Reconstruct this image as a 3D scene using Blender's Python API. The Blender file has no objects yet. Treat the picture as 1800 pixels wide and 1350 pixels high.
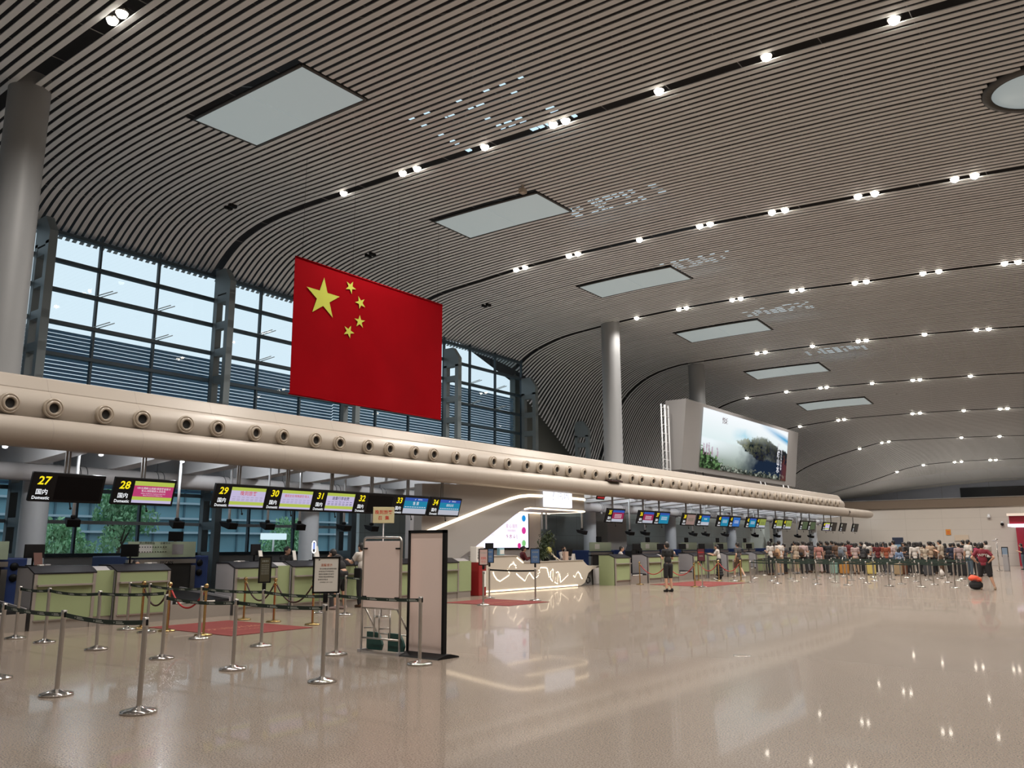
import bpy, bmesh, math, random
from mathutils import Vector, Matrix, Euler, noise

SC = bpy.context.scene
COL = SC.collection
rnd = random.Random(7)
PI = math.pi

# ------------------------------------------------------------------ camera, sky, exposure
cam_data = bpy.data.cameras.new('camera')
cam = bpy.data.objects.new('camera', cam_data)
COL.objects.link(cam)
cam_data.sensor_width = 36.0
cam_data.lens = 36.0 * 1460.5 / 1800.0
cam_data.clip_end = 600
YAW, PITCH, ROLL = -0.65333, 0.19138, -0.00266
fwd = Vector((math.sin(YAW) * math.cos(PITCH), math.cos(YAW) * math.cos(PITCH), math.sin(PITCH)))
rgt = Vector((math.cos(YAW), -math.sin(YAW), 0))
upv = rgt.cross(fwd)
r2 = rgt * math.cos(ROLL) + upv * math.sin(ROLL)
u2 = upv * math.cos(ROLL) - rgt * math.sin(ROLL)
cam.matrix_world = Matrix(((r2.x, u2.x, -fwd.x, 0), (r2.y, u2.y, -fwd.y, 0), (r2.z, u2.z, -fwd.z, 1.65), (0, 0, 0, 1)))
SC.camera = cam

world = bpy.data.worlds.new('overcast_sky')
SC.world = world
world.use_nodes = True
wn = world.node_tree
bg = wn.nodes['Background']
bg.inputs[0].default_value = (0.86, 0.93, 1.0, 1)
bg.inputs[1].default_value = 1.0

SC.view_settings.view_transform = 'Standard'
SC.view_settings.look = 'None'
SC.view_settings.exposure = 0.0
SC.view_settings.gamma = 1.0
SC.view_settings.use_curve_mapping = False
cy = SC.cycles
cy.use_denoising = True
cy.max_bounces = 8
cy.diffuse_bounces = 4
cy.glossy_bounces = 3
cy.transparent_max_bounces = 16
cy.sample_clamp_indirect = 4.0
cy.caustics_reflective = False
cy.caustics_refractive = False
cy.use_light_tree = True
LAMP_W = 680.0          # ceiling downlight power
SOFFIT_W = 46.0         # small lamps under the bulkhead

# ------------------------------------------------------------------ materials
MATS = {}
def mat(name, col, rough=0.5, metal=0.0, emit=0.0, spec=0.5, bump=0.0, bscale=40.0, var=0.0, vscale=6.0):
    if name in MATS: return MATS[name]
    m = bpy.data.materials.new(name); m.use_nodes = True
    nt = m.node_tree; b = nt.nodes['Principled BSDF']
    c = (col[0], col[1], col[2], 1)
    b.inputs['Base Color'].default_value = c
    b.inputs['Roughness'].default_value = rough
    b.inputs['Metallic'].default_value = metal
    b.inputs['Specular IOR Level'].default_value = spec
    if emit > 0:
        b.inputs['Emission Color'].default_value = c
        b.inputs['Emission Strength'].default_value = emit
    if var > 0 or bump > 0:
        tc = nt.nodes.new('ShaderNodeTexCoord')
        nz = nt.nodes.new('ShaderNodeTexNoise'); nz.inputs['Scale'].default_value = vscale if var > 0 else bscale
        nz.inputs['Detail'].default_value = 4
        nt.links.new(tc.outputs['Object'], nz.inputs['Vector'])
        if var > 0:
            mx = nt.nodes.new('ShaderNodeMix'); mx.data_type = 'RGBA'
            mx.inputs[6].default_value = tuple(v * (1 - var) for v in col) + (1,)
            mx.inputs[7].default_value = tuple(min(1, v * (1 + var)) for v in col) + (1,)
            nt.links.new(nz.outputs['Fac'], mx.inputs[0])
            nt.links.new(mx.outputs[2], b.inputs['Base Color'])
        if bump > 0:
            bp = nt.nodes.new('ShaderNodeBump'); bp.inputs['Strength'].default_value = bump
            bp.inputs['Distance'].default_value = 0.01
            nt.links.new(nz.outputs['Fac'], bp.inputs['Height'])
            nt.links.new(bp.outputs['Normal'], b.inputs['Normal'])
    MATS[name] = m
    return m

def emitter(name, col, strength):
    if name in MATS: return MATS[name]
    m = bpy.data.materials.new(name); m.use_nodes = True
    nt = m.node_tree; nt.nodes.clear()
    o = nt.nodes.new('ShaderNodeOutputMaterial'); e = nt.nodes.new('ShaderNodeEmission')
    e.inputs[0].default_value = (*col, 1); e.inputs[1].default_value = strength
    nt.links.new(e.outputs[0], o.inputs[0])
    MATS[name] = m
    return m

def joints(name, col, rough, axis_steps, width, dark=0.75, spec=0.4, var=0.06):
    """panelled surface: thin joint lines every step metres along the given object axes"""
    if name in MATS: return MATS[name]
    m = bpy.data.materials.new(name); m.use_nodes = True
    nt = m.node_tree; b = nt.nodes['Principled BSDF']
    b.inputs['Roughness'].default_value = rough
    b.inputs['Specular IOR Level'].default_value = spec
    tc = nt.nodes.new('ShaderNodeTexCoord')
    sep = nt.nodes.new('ShaderNodeSeparateXYZ')
    nt.links.new(tc.outputs['Object'], sep.inputs[0])
    acc = None
    for ax, step in axis_steps:
        d = nt.nodes.new('ShaderNodeMath'); d.operation = 'PINGPONG'
        nt.links.new(sep.outputs[ax], d.inputs[0]); d.inputs[1].default_value = step / 2
        l = nt.nodes.new('ShaderNodeMath'); l.operation = 'LESS_THAN'
        nt.links.new(d.outputs[0], l.inputs[0]); l.inputs[1].default_value = width / 2
        if acc is None: acc = l
        else:
            mx = nt.nodes.new('ShaderNodeMath'); mx.operation = 'MAXIMUM'
            nt.links.new(acc.outputs[0], mx.inputs[0]); nt.links.new(l.outputs[0], mx.inputs[1]); acc = mx
    nz = nt.nodes.new('ShaderNodeTexNoise'); nz.inputs['Scale'].default_value = 0.8; nz.inputs['Detail'].default_value = 3
    nt.links.new(tc.outputs['Object'], nz.inputs['Vector'])
    m0 = nt.nodes.new('ShaderNodeMix'); m0.data_type = 'RGBA'
    m0.inputs[6].default_value = tuple(v * (1 - var) for v in col) + (1,)
    m0.inputs[7].default_value = tuple(min(1, v * (1 + var)) for v in col) + (1,)
    nt.links.new(nz.outputs['Fac'], m0.inputs[0])
    m1 = nt.nodes.new('ShaderNodeMix'); m1.data_type = 'RGBA'
    m1.inputs[7].default_value = tuple(v * dark for v in col) + (1,)
    nt.links.new(m0.outputs[2], m1.inputs[6]); nt.links.new(acc.outputs[0], m1.inputs[0])
    nt.links.new(m1.outputs[2], b.inputs['Base Color'])
    MATS[name] = m
    return m

def floor_material():
    m = bpy.data.materials.new('polished_terrazzo'); m.use_nodes = True
    nt = m.node_tree; b = nt.nodes['Principled BSDF']
    tc = nt.nodes.new('ShaderNodeTexCoord')
    n1 = nt.nodes.new('ShaderNodeTexNoise'); n1.inputs['Scale'].default_value = 70; n1.inputs['Detail'].default_value = 2
    n2 = nt.nodes.new('ShaderNodeTexNoise'); n2.inputs['Scale'].default_value = 0.55; n2.inputs['Detail'].default_value = 4
    for n in (n1, n2): nt.links.new(tc.outputs['Object'], n.inputs['Vector'])
    r1 = nt.nodes.new('ShaderNodeValToRGB')
    r1.color_ramp.elements[0].position = 0.40; r1.color_ramp.elements[0].color = (0.165, 0.130, 0.102, 1)
    r1.color_ramp.elements[1].position = 0.56; r1.color_ramp.elements[1].color = (0.29, 0.240, 0.196, 1)
    nt.links.new(n1.outputs['Fac'], r1.inputs[0])
    mr = nt.nodes.new('ShaderNodeMapRange'); mr.inputs[3].default_value = 0.86; mr.inputs[4].default_value = 1.1
    nt.links.new(n2.outputs['Fac'], mr.inputs[0])
    mu = nt.nodes.new('ShaderNodeMix'); mu.data_type = 'RGBA'; mu.blend_type = 'MULTIPLY'; mu.inputs[0].default_value = 1
    nt.links.new(r1.outputs[0], mu.inputs[6]); nt.links.new(mr.outputs[0], mu.inputs[7])
    # fine joints of the slab bays
    sep = nt.nodes.new('ShaderNodeSeparateXYZ'); nt.links.new(tc.outputs['Object'], sep.inputs[0])
    acc = None
    for ax, step in ((0, 4.2), (1, 4.2)):
        d = nt.nodes.new('ShaderNodeMath'); d.operation = 'PINGPONG'; d.inputs[1].default_value = step / 2
        nt.links.new(sep.outputs[ax], d.inputs[0])
        l = nt.nodes.new('ShaderNodeMath'); l.operation = 'LESS_THAN'; l.inputs[1].default_value = 0.004
        nt.links.new(d.outputs[0], l.inputs[0])
        if acc is None: acc = l
        else:
            q = nt.nodes.new('ShaderNodeMath'); q.operation = 'MAXIMUM'
            nt.links.new(acc.outputs[0], q.inputs[0]); nt.links.new(l.outputs[0], q.inputs[1]); acc = q
    fj = nt.nodes.new('ShaderNodeMix'); fj.data_type = 'RGBA'
    fj.inputs[7].default_value = (0.2, 0.16, 0.12, 1)
    hl = nt.nodes.new('ShaderNodeMath'); hl.operation = 'MULTIPLY'; hl.inputs[1].default_value = 0.5
    nt.links.new(acc.outputs[0], hl.inputs[0])
    nt.links.new(hl.outputs[0], fj.inputs[0]); nt.links.new(mu.outputs[2], fj.inputs[6])
    nt.links.new(fj.outputs[2], b.inputs['Base Color'])
    b.inputs['Roughness'].default_value = 0.27
    b.inputs['Specular IOR Level'].default_value = 0.35
    b.inputs['Coat Weight'].default_value = 0.25; b.inputs['Coat Roughness'].default_value = 0.04
    return m

def glass(name, tint, gloss=0.08):
    if name in MATS: return MATS[name]
    m = bpy.data.materials.new(name); m.use_nodes = True
    nt = m.node_tree; nt.nodes.clear()
    o = nt.nodes.new('ShaderNodeOutputMaterial')
    t = nt.nodes.new('ShaderNodeBsdfTransparent'); t.inputs[0].default_value = (*tint, 1)
    g = nt.nodes.new('ShaderNodeBsdfGlossy'); g.inputs['Roughness'].default_value = 0.02
    f = nt.nodes.new('ShaderNodeFresnel'); f.inputs[0].default_value = 1.45
    x = nt.nodes.new('ShaderNodeMixShader')
    gm = nt.nodes.new('ShaderNodeNewGeometry'); sb = nt.nodes.new('ShaderNodeMath'); sb.operation = 'SUBTRACT'; sb.inputs[0].default_value = 1.0
    nt.links.new(gm.outputs['Backfacing'], sb.inputs[1])
    ml = nt.nodes.new('ShaderNodeMath'); ml.operation = 'MULTIPLY'
    nt.links.new(sb.outputs[0], ml.inputs[0]); nt.links.new(f.outputs[0], ml.inputs[1])
    nt.links.new(ml.outputs[0], x.inputs[0]); nt.links.new(t.outputs[0], x.inputs[1]); nt.links.new(g.outputs[0], x.inputs[2])
    nt.links.new(x.outputs[0], o.inputs[0])
    MATS[name] = m
    return m

def image_emitter(name, strength):
    """a lit screen: emission of the picture stored in the colour attribute of its pixels"""
    m = bpy.data.materials.new(name); m.use_nodes = True
    nt = m.node_tree; nt.nodes.clear()
    o = nt.nodes.new('ShaderNodeOutputMaterial'); e = nt.nodes.new('ShaderNodeEmission')
    a = nt.nodes.new('ShaderNodeAttribute'); a.attribute_name = 'picture'
    e.inputs[1].default_value = strength
    nt.links.new(a.outputs['Color'], e.inputs[0]); nt.links.new(e.outputs[0], o.inputs[0])
    return m

M_FLOOR = floor_material()
M_SLAT = mat('ceiling_slat_paint', (0.63, 0.655, 0.685), 0.55, var=0.04, vscale=0.7)
M_DECK = mat('plenum_dark', (0.035, 0.035, 0.038), 0.9)
M_ROD = mat('plenum_rod', (0.20, 0.20, 0.20), 0.6)
M_CREAM = joints('bulkhead_cream', (0.39, 0.35, 0.305), 0.35, ((1, 1.955),), 0.014, 0.8)
M_NOZ = mat('nozzle_cream', (0.36, 0.31, 0.25), 0.3)
M_BLACK = mat('black_plastic', (0.006, 0.006, 0.007), 0.5, spec=0.2)
M_HOLE = mat('dark_throat', (0.01, 0.009, 0.008), 0.8)
M_COLUMN = mat('column_grey', (0.23, 0.24, 0.25), 0.5, var=0.05, vscale=0.6)
M_WHITECOL = mat('column_white', (0.68, 0.71, 0.74), 0.45, var=0.03)
M_STEEL = mat('brushed_steel', (0.52, 0.50, 0.48), 0.28, 1.0)
M_CHROME = mat('polished_steel', (0.62, 0.60, 0.58), 0.12, 1.0)
M_BRASS = mat('polished_brass', (0.46, 0.33, 0.15), 0.2, 1.0)
M_TRUSS = mat('truss_grey_paint', (0.17, 0.21, 0.23), 0.5)
M_MULL = mat('mullion_dark', (0.03, 0.055, 0.075), 0.5)
M_LOUV = mat('louver_blue_grey', (0.20, 0.32, 0.44), 0.45)
M_PANE = glass('window_glass', (0.90, 0.968, 0.988))
M_CLEAR = glass('clear_glass', (0.80, 0.92, 0.90))
M_BELT = mat('belt_green', (0.010, 0.024, 0.017), 0.7)
M_PRINT = mat('belt_print', (0.33, 0.36, 0.33), 0.7)
M_GREEN = mat('desk_green', (0.28, 0.34, 0.18), 0.4, var=0.03)
M_DGREY = mat('desk_grey', (0.33, 0.32, 0.33), 0.4)
M_KICK = mat('kick_steel', (0.36, 0.33, 0.30), 0.35, 0.5)
M_TOP = mat('counter_top_dark', (0.012, 0.011, 0.014), 0.45, spec=0.15)
M_DUCT = mat('duct_grey', (0.42, 0.41, 0.41), 0.5, var=0.04)
M_BAFFLE = mat('baffle_white', (0.70, 0.71, 0.72), 0.5)
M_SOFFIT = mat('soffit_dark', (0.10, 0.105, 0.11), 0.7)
M_WALL = joints('end_wall_stone', (0.49, 0.46, 0.42), 0.3, ((0, 2.75), (2, 0.92)), 0.016, 0.72, var=0.03)
M_PANEL = joints('grey_wall_panel', (0.60, 0.71, 0.72), 0.4, ((1, 2.15), (2, 1.1)), 0.02, 0.6, var=0.05)
M_PLAIN = mat('plain_wall', (0.5, 0.47, 0.43), 0.6)
M_BLUEW = joints('upper_wall_blue_grey', (0.52, 0.58, 0.72), 0.5, ((0, 4.5),), 0.03, 0.6)
M_BROWN = mat('parapet_brown', (0.16, 0.125, 0.095), 0.3)
M_DARKW = mat('dark_window_band', (0.012, 0.012, 0.016), 0.15)
M_RED = mat('flag_red', (0.21, 0.002, 0.005), 0.9, spec=0.03, var=0.15, vscale=0.9)
M_STAR = mat('flag_yellow', (0.42, 0.45, 0.08), 0.9, spec=0.03)
M_CARPET = mat('red_carpet', (0.15, 0.018, 0.016), 0.9, bump=0.4, bscale=180, var=0.15, vscale=30)
M_CBORD = mat('carpet_border', (0.24, 0.05, 0.04), 0.9)
M_CGOLD = mat('carpet_gold', (0.32, 0.13, 0.08), 0.9)
M_POST = mat('blank_pink_board', (0.80, 0.66, 0.61), 0.5)
M_PAPER = mat('white_paper', (0.75, 0.74, 0.70), 0.6)
M_INK = mat('ink_dark', (0.03, 0.03, 0.03), 0.6)
M_REDINK = mat('ink_red', (0.55, 0.03, 0.02), 0.6)
M_SKIN = mat('skin', (0.48, 0.28, 0.19), 0.55)
M_HAIR = mat('hair_black', (0.010, 0.008, 0.008), 0.5)
M_ROPE = mat('rope_red', (0.33, 0.015, 0.015), 0.6)
M_ROPED = mat('rope_dark', (0.035, 0.012, 0.010), 0.6)
M_LAMP = emitter('lamp_lens', (1.0, 0.90, 0.76), 28.0)
M_LEDW = emitter('led_strip_warm', (1.0, 0.80, 0.56), 3.2)
M_YEL = emitter('sign_yellow', (1.0, 0.80, 0.02), 1.0)
M_WHT = emitter('sign_white', (0.95, 0.97, 1.0), 0.95)

# ------------------------------------------------------------------ mesh helpers
class MB:
    def __init__(s): s.v = []; s.f = []; s.smooth = []
    def add(s, vs, fs, smooth=False, mtx=None):
        o = len(s.v)
        if mtx is not None: vs = [mtx @ Vector(p) for p in vs]
        s.v += [tuple(p) for p in vs]; s.f += [tuple(i + o for i in f) for f in fs]; s.smooth += [smooth] * len(fs)
        return s
    def box(s, c, d, rot=None):
        x, y, z = d[0] / 2, d[1] / 2, d[2] / 2
        vs = [(-x, -y, -z), (x, -y, -z), (x, y, -z), (-x, y, -z), (-x, -y, z), (x, -y, z), (x, y, z), (-x, y, z)]
        fs = [(0, 3, 2, 1), (4, 5, 6, 7), (0, 1, 5, 4), (1, 2, 6, 5), (2, 3, 7, 6), (3, 0, 4, 7)]
        m = Matrix.Translation(c)
        if rot is not None: m = m @ Euler(rot).to_matrix().to_4x4()
        return s.add(vs, fs, False, m)
    def bbox(s, a, b):
        return s.box([(a[i] + b[i]) / 2 for i in range(3)], [abs(b[i] - a[i]) for i in range(3)])
    def rbox(s, c, d, r=0.02, rot=None):
        """box with chamfered vertical and horizontal edges"""
        bm = bmesh.new(); bmesh.ops.create_cube(bm, size=1)
        for v in bm.verts: v.co = Vector((v.co.x * d[0], v.co.y * d[1], v.co.z * d[2]))
        bmesh.ops.bevel(bm, geom=list(bm.edges), offset=min(r, min(d) * 0.45), segments=2, affect='EDGES', profile=0.5)
        m = Matrix.Translation(c)
        if rot is not None: m = m @ Euler(rot).to_matrix().to_4x4()
        bm.verts.index_update()
        s.add([v.co.copy() for v in bm.verts], [tuple(v.index for v in f.verts) for f in bm.faces], False, m)
        bm.free(); return s
    def tube(s, p0, p1, r0, r1=None, n=12, cap=True):
        r1 = r0 if r1 is None else r1
        p0, p1 = Vector(p0), Vector(p1); d = (p1 - p0).normalized()
        a = d.orthogonal().normalized(); b = d.cross(a)
        vs = []
        for p, r in ((p0, r0), (p1, r1)):
            for i in range(n):
                t = 2 * PI * i / n; vs.append(p + a * (r * math.cos(t)) + b * (r * math.sin(t)))
        fs = [(i, (i + 1) % n, n + (i + 1) % n, n + i) for i in range(n)]
        s.add(vs, fs, True)
        if cap:
            s.add(vs[:n], [tuple(reversed(range(n)))]); s.add(vs[n:], [tuple(range(n))])
        return s
    def path(s, pts, r, n=8):
        pts = [Vector(p) for p in pts]; vs = []
        ref = None
        for i, p in enumerate(pts):
            d = (pts[min(i + 1, len(pts) - 1)] - pts[max(i - 1, 0)]).normalized()
            if ref is None: ref = d.orthogonal().normalized()
            a = (ref - d * ref.dot(d)).normalized(); b = d.cross(a); ref = a
            for k in range(n):
                t = 2 * PI * k / n; vs.append(p + a * (r * math.cos(t)) + b * (r * math.sin(t)))
        fs = []
        for i in range(len(pts) - 1):
            for k in range(n):
                fs.append((i * n + k, i * n + (k + 1) % n, (i + 1) * n + (k + 1) % n, (i + 1) * n + k))
        fs.append(tuple(reversed(range(n)))); fs.append(tuple(range((len(pts) - 1) * n, len(pts) * n)))
        return s.add(vs, fs, True)
    def lathe(s, prof, n=24, mtx=None, smooth=True):
        """profile of (radius, height) about local z"""
        vs = []
        for r, z in prof:
            for i in range(n):
                t = 2 * PI * i / n; vs.append((r * math.cos(t), r * math.sin(t), z))
        fs = []
        for j in range(len(prof) - 1):
            for i in range(n):
                fs.append((j * n + i, j * n + (i + 1) % n, (j + 1) * n + (i + 1) % n, (j + 1) * n + i))
        return s.add(vs, fs, smooth, mtx)
    def prism(s, poly, axis, a, b):
        """extrude a 2-D polygon along axis 0/1/2 from a to b; poly gives the other two coordinates in order"""
        n = len(poly); vs = []
        for t in (a, b):
            for p, q in poly:
                vs.append((t, p, q) if axis == 0 else (p, t, q) if axis == 1 else (p, q, t))
        fs = [(i, (i + 1) % n, n + (i + 1) % n, n + i) for i in range(n)]
        fs += [tuple(reversed(range(n))), tuple(range(n, 2 * n))]
        return s.add(vs, fs)
    def ball(s, c, r, n=10, sc=(1, 1, 1)):
        vs = []; m = n
        for j in range(m + 1):
            ph = PI * j / m
            for i in range(n * 2):
                t = PI * i / n
                vs.append((c[0] + r * sc[0] * math.sin(ph) * math.cos(t), c[1] + r * sc[1] * math.sin(ph) * math.sin(t), c[2] + r * sc[2] * math.cos(ph)))
        fs = []
        k = n * 2
        for j in range(m):
            for i in range(k): fs.append((j * k + i, (j + 1) * k + i, (j + 1) * k + (i + 1) % k, j * k + (i + 1) % k))
        return s.add(vs, fs, True)
    def quad(s, a, b, c, d): return s.add([a, b, c, d], [(0, 1, 2, 3)])
    def mesh(s, name):
        me = bpy.data.meshes.new(name)
        me.from_pydata(s.v, [], s.f); me.polygons.foreach_set('use_smooth', s.smooth)
        me.update(); return me
    def build(s, name, material, parent=None, loc=None, fix=True):
        me = s.mesh(name)
        if fix:
            bm = bmesh.new(); bm.from_mesh(me)
            bmesh.ops.remove_doubles(bm, verts=bm.verts, dist=1e-5)
            bmesh.ops.recalc_face_normals(bm, faces=bm.faces); bm.to_mesh(me); bm.free()
        me.materials.append(material)
        o = bpy.data.objects.new(name, me); COL.objects.link(o)
        if parent is not None: o.parent = parent
        if loc is not None: o.location = loc
        return o

def tag(o, label=None, cat=None, group=None, kind=None):
    if label: o['label'] = label
    if cat: o['category'] = cat
    if group: o['group'] = group
    if kind: o['kind'] = kind
    return o
def empty(name, loc, rz=0, label=None, cat=None, group=None):
    o = bpy.data.objects.new(name, None); COL.objects.link(o); o.empty_display_size = 0.1
    o.location = loc; o.rotation_euler = (0, 0, rz)
    return tag(o, label, cat, group)
def structure(o): o['kind'] = 'structure'; return o
def kids(o): return [c for c in list(o.children)]
def copy_tree(o, parent=None):
    c = o.copy(); COL.objects.link(c)
    if parent is not None: c.parent = parent
    for ch in kids(o): copy_tree(ch, c)
    return c
ORD = 'first second third fourth fifth sixth seventh eighth ninth tenth eleventh twelfth thirteenth fourteenth fifteenth sixteenth seventeenth eighteenth nineteenth'.split()
TENS = {2: 'twenty', 3: 'thirty', 4: 'forty', 5: 'fifty', 6: 'sixty'}
def nth(i):
    """1 -> first"""
    if i <= 19: return ORD[i - 1]
    if i % 10 == 0: return TENS[i // 10][:-1] + 'ieth'
    return TENS[i // 10] + '-' + ORD[i % 10 - 1]

_txt = {}
def text_mesh(body, size, bold, shear):
    key = (body, size, bold, shear)
    if key in _txt: return _txt[key].copy()
    cu = bpy.data.curves.new('lettering', 'FONT'); cu.body = body; cu.size = size
    cu.align_x = 'CENTER'; cu.align_y = 'CENTER'; cu.offset = bold * size; cu.shear = shear; cu.resolution_u = 2
    ob = bpy.data.objects.new('lettering', cu); COL.objects.link(ob)
    dg = bpy.context.evaluated_depsgraph_get(); dg.update()
    me = bpy.data.meshes.new_from_object(ob.evaluated_get(dg))
    bpy.data.objects.remove(ob); bpy.data.curves.remove(cu)
    _txt[key] = me
    return me.copy()
def text(body, size, material, parent, org, u=(0, 1, 0), v=(0, 0, 1), bold=0.0, shear=0.0, name='lettering', squeeze=1.0):
    """lettering laid on the plane org + a*u + b*v"""
    me = text_mesh(body, size, bold, shear)
    u, v = Vector(u).normalized(), Vector(v).normalized(); n = u.cross(v)
    m = Matrix(((u.x, v.x, n.x, org[0]), (u.y, v.y, n.y, org[1]), (u.z, v.z, n.z, org[2]), (0, 0, 0, 1)))
    if squeeze != 1.0: m = m @ Matrix.Diagonal((squeeze, 1, 1, 1))
    me.transform(m); me.materials.clear(); me.materials.append(material)
    o = bpy.data.objects.new(name, me); COL.objects.link(o); o.parent = parent
    return o

# ------------------------------------------------------------------ ceiling surface
KX = [-29.4, -28.3, -27.4, -26.5, -25, -23, -21, -18, -15, -12, -9, -6, -3, 3, 15]
STEP, Y0 = 9.85, 7.85
ROWS = [
    [11.4, 12.0, 12.5, 12.8, 13.05, 13.2, 13.25, 13.2, 13.15, 13.08, 12.95, 12.8, 12.55, 12.1, 11.5],
    [11.4, 12.0, 12.5, 12.8, 13.05, 13.2, 13.25, 13.2, 13.15, 13.08, 12.95, 12.8, 12.55, 12.1, 11.5],
    [11.4, 12.0, 12.5, 12.85, 13.1, 13.25, 13.28, 13.22, 13.17, 13.08, 12.97, 12.82, 12.58, 12.15, 11.5],
    [11.4, 12.05, 12.75, 13.2, 13.5, 13.56, 13.50, 13.41, 13.28, 13.16, 13.02, 12.89, 12.66, 12.2, 11.6],
    [11.3, 11.95, 12.5, 12.9, 13.17, 13.29, 13.40, 13.43, 13.37, 13.30, 13.12, 12.93, 12.72, 12.25, 11.6],
    [11.1, 11.75, 12.3, 12.65, 13.0, 13.17, 13.29, 13.36, 13.32, 13.21, 13.02, 12.89, 12.67, 12.2, 11.5],
    [5.8, 8.6, 10.3, 11.4, 12.3, 12.76, 12.82, 12.84, 12.80, 12.70, 12.58, 12.40, 12.15, 11.7, 11.0],
    [5.2, 7.4, 9.1, 10.2, 11.3, 11.93, 12.09, 12.15, 12.09, 11.99, 11.86, 11.70, 11.45, 11.0, 10.3],
    [6.6, 7.6, 8.6, 9.4, 10.25, 10.85, 11.08, 11.26, 11.24, 11.19, 11.06, 10.92, 10.70, 10.3, 9.7],
    [5.8, 6.3, 6.9, 7.6, 8.5, 9.2, 9.72, 10.36, 10.36, 10.28, 10.15, 10.0, 9.8, 9.5, 9.0],
    [5.5, 5.8, 6.1, 6.5, 6.9, 7.4, 8.0, 8.9, 9.14, 9.16, 9.12, 9.05, 8.95, 8.8, 8.5],
    [6.6, 6.6, 6.6, 6.7, 6.9, 7.2, 7.45, 7.75, 7.95, 8.08, 8.1, 8.1, 8.1, 8.1, 8.0],
    [6.9, 6.9, 6.9, 6.9, 7.0, 7.2, 7.4, 7.6, 7.8, 8.0, 8.0, 8.0, 8.0, 8.0, 8.0],
]
def crom(a, b, c, d, t):
    return 0.5 * (2 * b + (c - a) * t + (2 * a - 5 * b + 4 * c - d) * t * t + (3 * b - a - 3 * c + d) * t ** 3)
def row_at(r, x):
    x = min(max(x, KX[0]), KX[-1] - 1e-6)
    i = 0
    while KX[i + 1] <= x: i += 1
    h = KX[i + 1] - KX[i]; t = (x - KX[i]) / h
    m0 = (r[i + 1] - r[i - 1]) / (KX[i + 1] - KX[i - 1]) if i > 0 else (r[1] - r[0]) / h
    m1 = (r[i + 2] - r[i]) / (KX[i + 2] - KX[i]) if i + 2 < len(KX) else (r[i + 1] - r[i]) / h
    t2, t3 = t * t, t ** 3
    return (2 * t3 - 3 * t2 + 1) * r[i] + (t3 - 2 * t2 + t) * h * m0 + (-2 * t3 + 3 * t2) * r[i + 1] + (t3 - t2) * h * m1
def ceil_z(x, y):
    k = (y - Y0) / STEP + 2
    k = min(max(k, 0), len(ROWS) - 1 - 1e-6); i = int(k); t = k - i
    g = lambda j: row_at(ROWS[min(max(j, 0), len(ROWS) - 1)], x)
    return crom(g(i - 1), g(i), g(i + 1), g(i + 2), t)

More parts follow.
